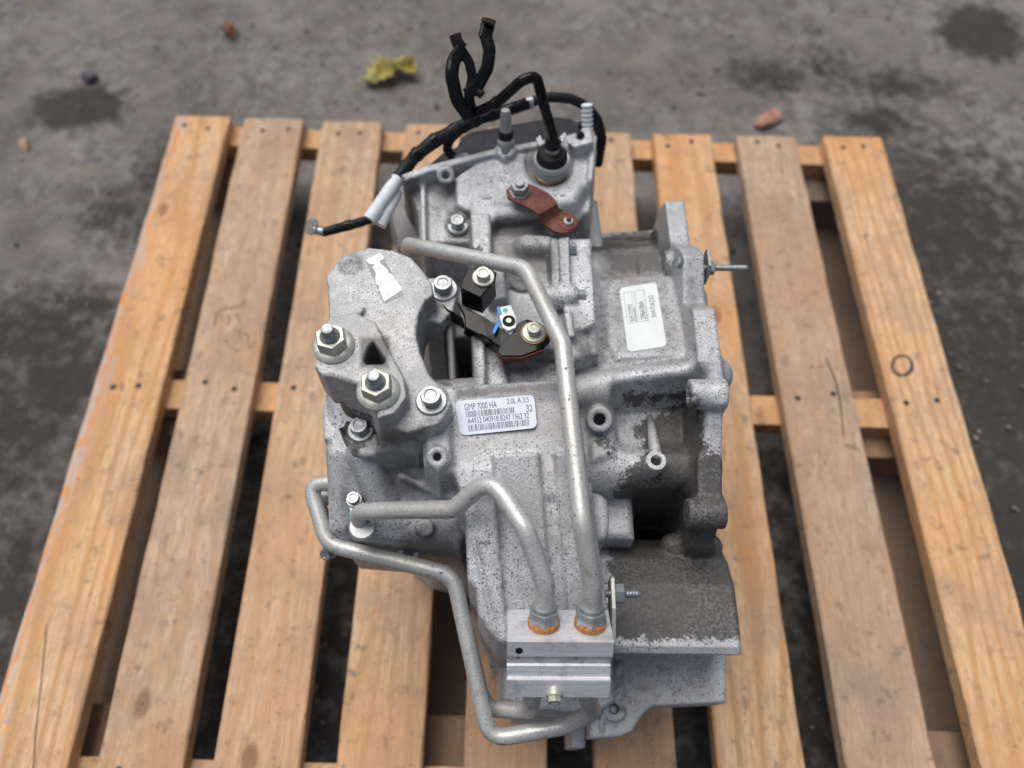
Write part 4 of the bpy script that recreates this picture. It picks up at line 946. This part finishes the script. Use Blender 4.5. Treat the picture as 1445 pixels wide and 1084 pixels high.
tube('white_tape', [V(536, 318, .335), V(548, 296, .340), V(560, 270, .342)], .0060, TAPE, hr, .02, .04, 14)
tube('cable', [V(556, 258, .351), V(564, 247, .352), V(576, 232, .356)], .0060, BLKR, hr, .02, .02, 16)
tube('cable_end', [V(524, 309, .342), V(505, 315, .338), V(478, 322, .334), V(456, 328, .332)], .0047, BLKR, hr, .02, .08, 14)
tm = lathe('ring_terminal', [(.0085, -.0008), (.0085, .0010), (.0040, .0011), (.0034, -.0004)], V(440, 320, .334), (-.55, -.25, .75), ZINC, hr, 28)
lathe('terminal_bore', [(.0036, -.0012), (.0036, .0013), (.0002, .0013)], V(440, 320, .334), (-.55, -.25, .75), COPPER, hr, 20)
tube('crimp', [V(444, 324, .333), V(458, 328, .332)], .0044, ZINC, hr, .01, 0, 12)
for a_, b_ in (((586, 220, .360), (592, 215, .362)), ((610, 201, .369), (617, 196, .371)), ((637, 187, .376), (645, 182, .378)), ((690, 161, .387), (698, 159, .3875))):
    tube('tape_wrap', [V(*a_), V(*b_)], .0075, BLKG, hr, .01, 0, 16)
tube('tape_wrap', [V(488, 319, .3355), V(496, 317, .3365)], .0053, BLKG, hr, .01, 0, 14)
# cable clip: hooked straps
def strap(name, pts, wd, th, mt, parent):
    path = fillet_path([V(*p) for p in pts], .014, 5)
    tw = Vector(CAM)-path[0]
    return sharp(sweep(name, path, lambda i, t_: [(wd/2*math.copysign(abs(math.cos(a))**.6, math.cos(a)), th/2*math.copysign(abs(math.sin(a))**.6, math.sin(a))) for a in [2*math.pi*j/16 for j in range(16)]], mt, parent, upref=tw), 40)
clip = strap('cable_clip', [(663, 166, .418), (645, 142, .430), (637, 106, .446), (640, 86, .452), (651, 70, .458)], .0125, .010, BLKG, gb)
strap('strap', [(666, 154, .424), (661, 134, .432), (667, 110, .442), (662, 88, .450), (651, 71, .457)], .0092, .009, BLKG, clip)
strap('strap', [(658, 134, .438), (674, 122, .444), (688, 96, .456), (691, 70, .466), (685, 50, .472)], .0115, .009, BLKG, clip)
strap('latch', [(684, 54, .472), (690, 28, .480)], .0125, .006, BLKG, clip); strap('latch_bar', [(683, 30, .482), (697, 34, .482)], .004, .006, BLKR, clip)
strap('tip', [(653, 70, .459), (646, 62, .462), (642, 49, .466)], .0110, .004, BLKG, clip)
tube('peg', [V(672, 126, .442), V(680, 134, .440)], .0040, BLKR, clip, .01, 0, 12)
strap('cable_tie', [(659, 154, .420), (673, 172, .405)], .010, .016, BLKR, clip)

# ---- black plastic cover behind the rear cover, standoff and ribbed clip
plate('plastic_cover', [V(u, v, .335) for u, v in ((598, 236), (624, 214), (644, 206), (650, 192), (662, 185), (786, 163), (806, 166), (832, 182), (800, 198), (700, 212))], .12, BLKC, gb, .004)
so_ = lathe('standoff', [(.0085, -.008), (.0085, .004), (.0070, .006), (.0060, .010), (.0056, .022), (.0056, .024), (.0052, .032), (.0042, .036), (.0024, .037)], V(714, 203, .366), (-.02, .25, 1), ALU_B, gb, 28)
lathe('rubber_band', [(.0070, .0065), (.0074, .0075), (.0074, .0135), (.0066, .0145)], V(714, 203, .366), (-.02, .25, 1), BLKR, so_, 28)
pr = []
for k in range(6): pr += [(.0048, .0045*k), (.0058, .0045*k+.001), (.0058, .0045*k+.0025), (.0046, .0045*k+.0032)]
lathe('ribbed_clip', pr, V(829, 184, .366), (-.1, .5, .9), TAPE, gb, 20)
tube('rubber_plug', [V(816, 178, .366), V(826, 176, .368)], .0042, BLKR, gb, .01, 0, 14)

# ---- studs, side bolts, brackets
p = PX(995, 364, X1)
st = lathe('stud', [(.0028, -.004), (.0029, .001)]+[q for k in range(28) for q in ((.0029, .003+.0013*k), (.0026, .0036+.0013*k))]+[(.0020, .0405), (.0002, .0408)], (X1, p[1]-.004, p[2]-.010), (1, -.01, .05), ZINC, gb, 16)
lathe('nut', [(.0062, .0045), (.0064, .0050), (.0064, .0095), (.0054, .0102), (.0030, .0102)], (X1, p[1]-.004, p[2]-.010), (1, -.01, .05), ZINC, st, 36, hexes=(0, 1, 2, 3))
extr_x('tab', [(.016, .004), (.013, .012), (-.006, .012), (-.010, .004), (-.010, -.012), (.010, -.012)], .0022, .0044, ZINC, st, .0004, (X1, p[1]-.004, p[2]-.010))
for u, v, h in ((800, 352, .380), (812, 419, .377)):
    bolt(V(u, v, h), (1, 0, 0), .0115, gb, ZINC, hh=.0065, fr=.0085, ref=(0, .3, 1))
pb = V(860, 838, .350)
sp = extr_x('stud_plate', [(.013, .002), (.010, .008), (-.012, .008), (-.036, -.002), (-.040, -.016), (-.020, -.018), (.010, -.010)], .0004, .0034, ZNI, gb, .0005, pb)
lathe('nut', [(.0074, .0035), (.0076, .0040), (.0076, .0105), (.0066, .0114), (.0036, .0114)], pb, (1, 0, .03), ZINC, sp, 36, hexes=(0, 1, 2, 3))
lathe('stud', [(.0030, -.016)]+[q for k in range(14) for q in ((.0030, -.008+.0022*k), (.0026, -.0070+.0022*k))]+[(.0018, .0232), (.0002, .0234)], pb, (1, 0, .03), ZINC, sp, 16)
bolt(V(465, 778, .285), (-.3, -.6, .7), .009, gb, ZINC, hh=.006, fr=.0065)
lathe('plug', [(.0045, -.02), (.0045, .004), (.0034, .005), (.0002, .005)], V(698, 936, .19), (-1, -.1, .1), ZINC, gb, 16)
lt = plate('paper_label', [V(566, 772, .292), V(592, 774, .292), V(588, 790, .272), V(557, 786, .272)], .0006, LABEL, gb, 0, down=(0, .8, -.5)); lt['label'] = 'small white label hanging below the pipe flange'
plate('dark_print', [V(571, 775.5, .2926), V(586, 776.5, .2926), V(582, 785, .2806), V(567, 783, .2806)], .0002, INKP, lt, 0, down=(0, .8, -.5))
lathe('hole_bolt', [(.0052, -.001), (.0052, .003), (.0042, .0036), (.0002, .0036)], PX(958, 372, X1-.036), (-1, .1, .6), ZINC, gb, 20)
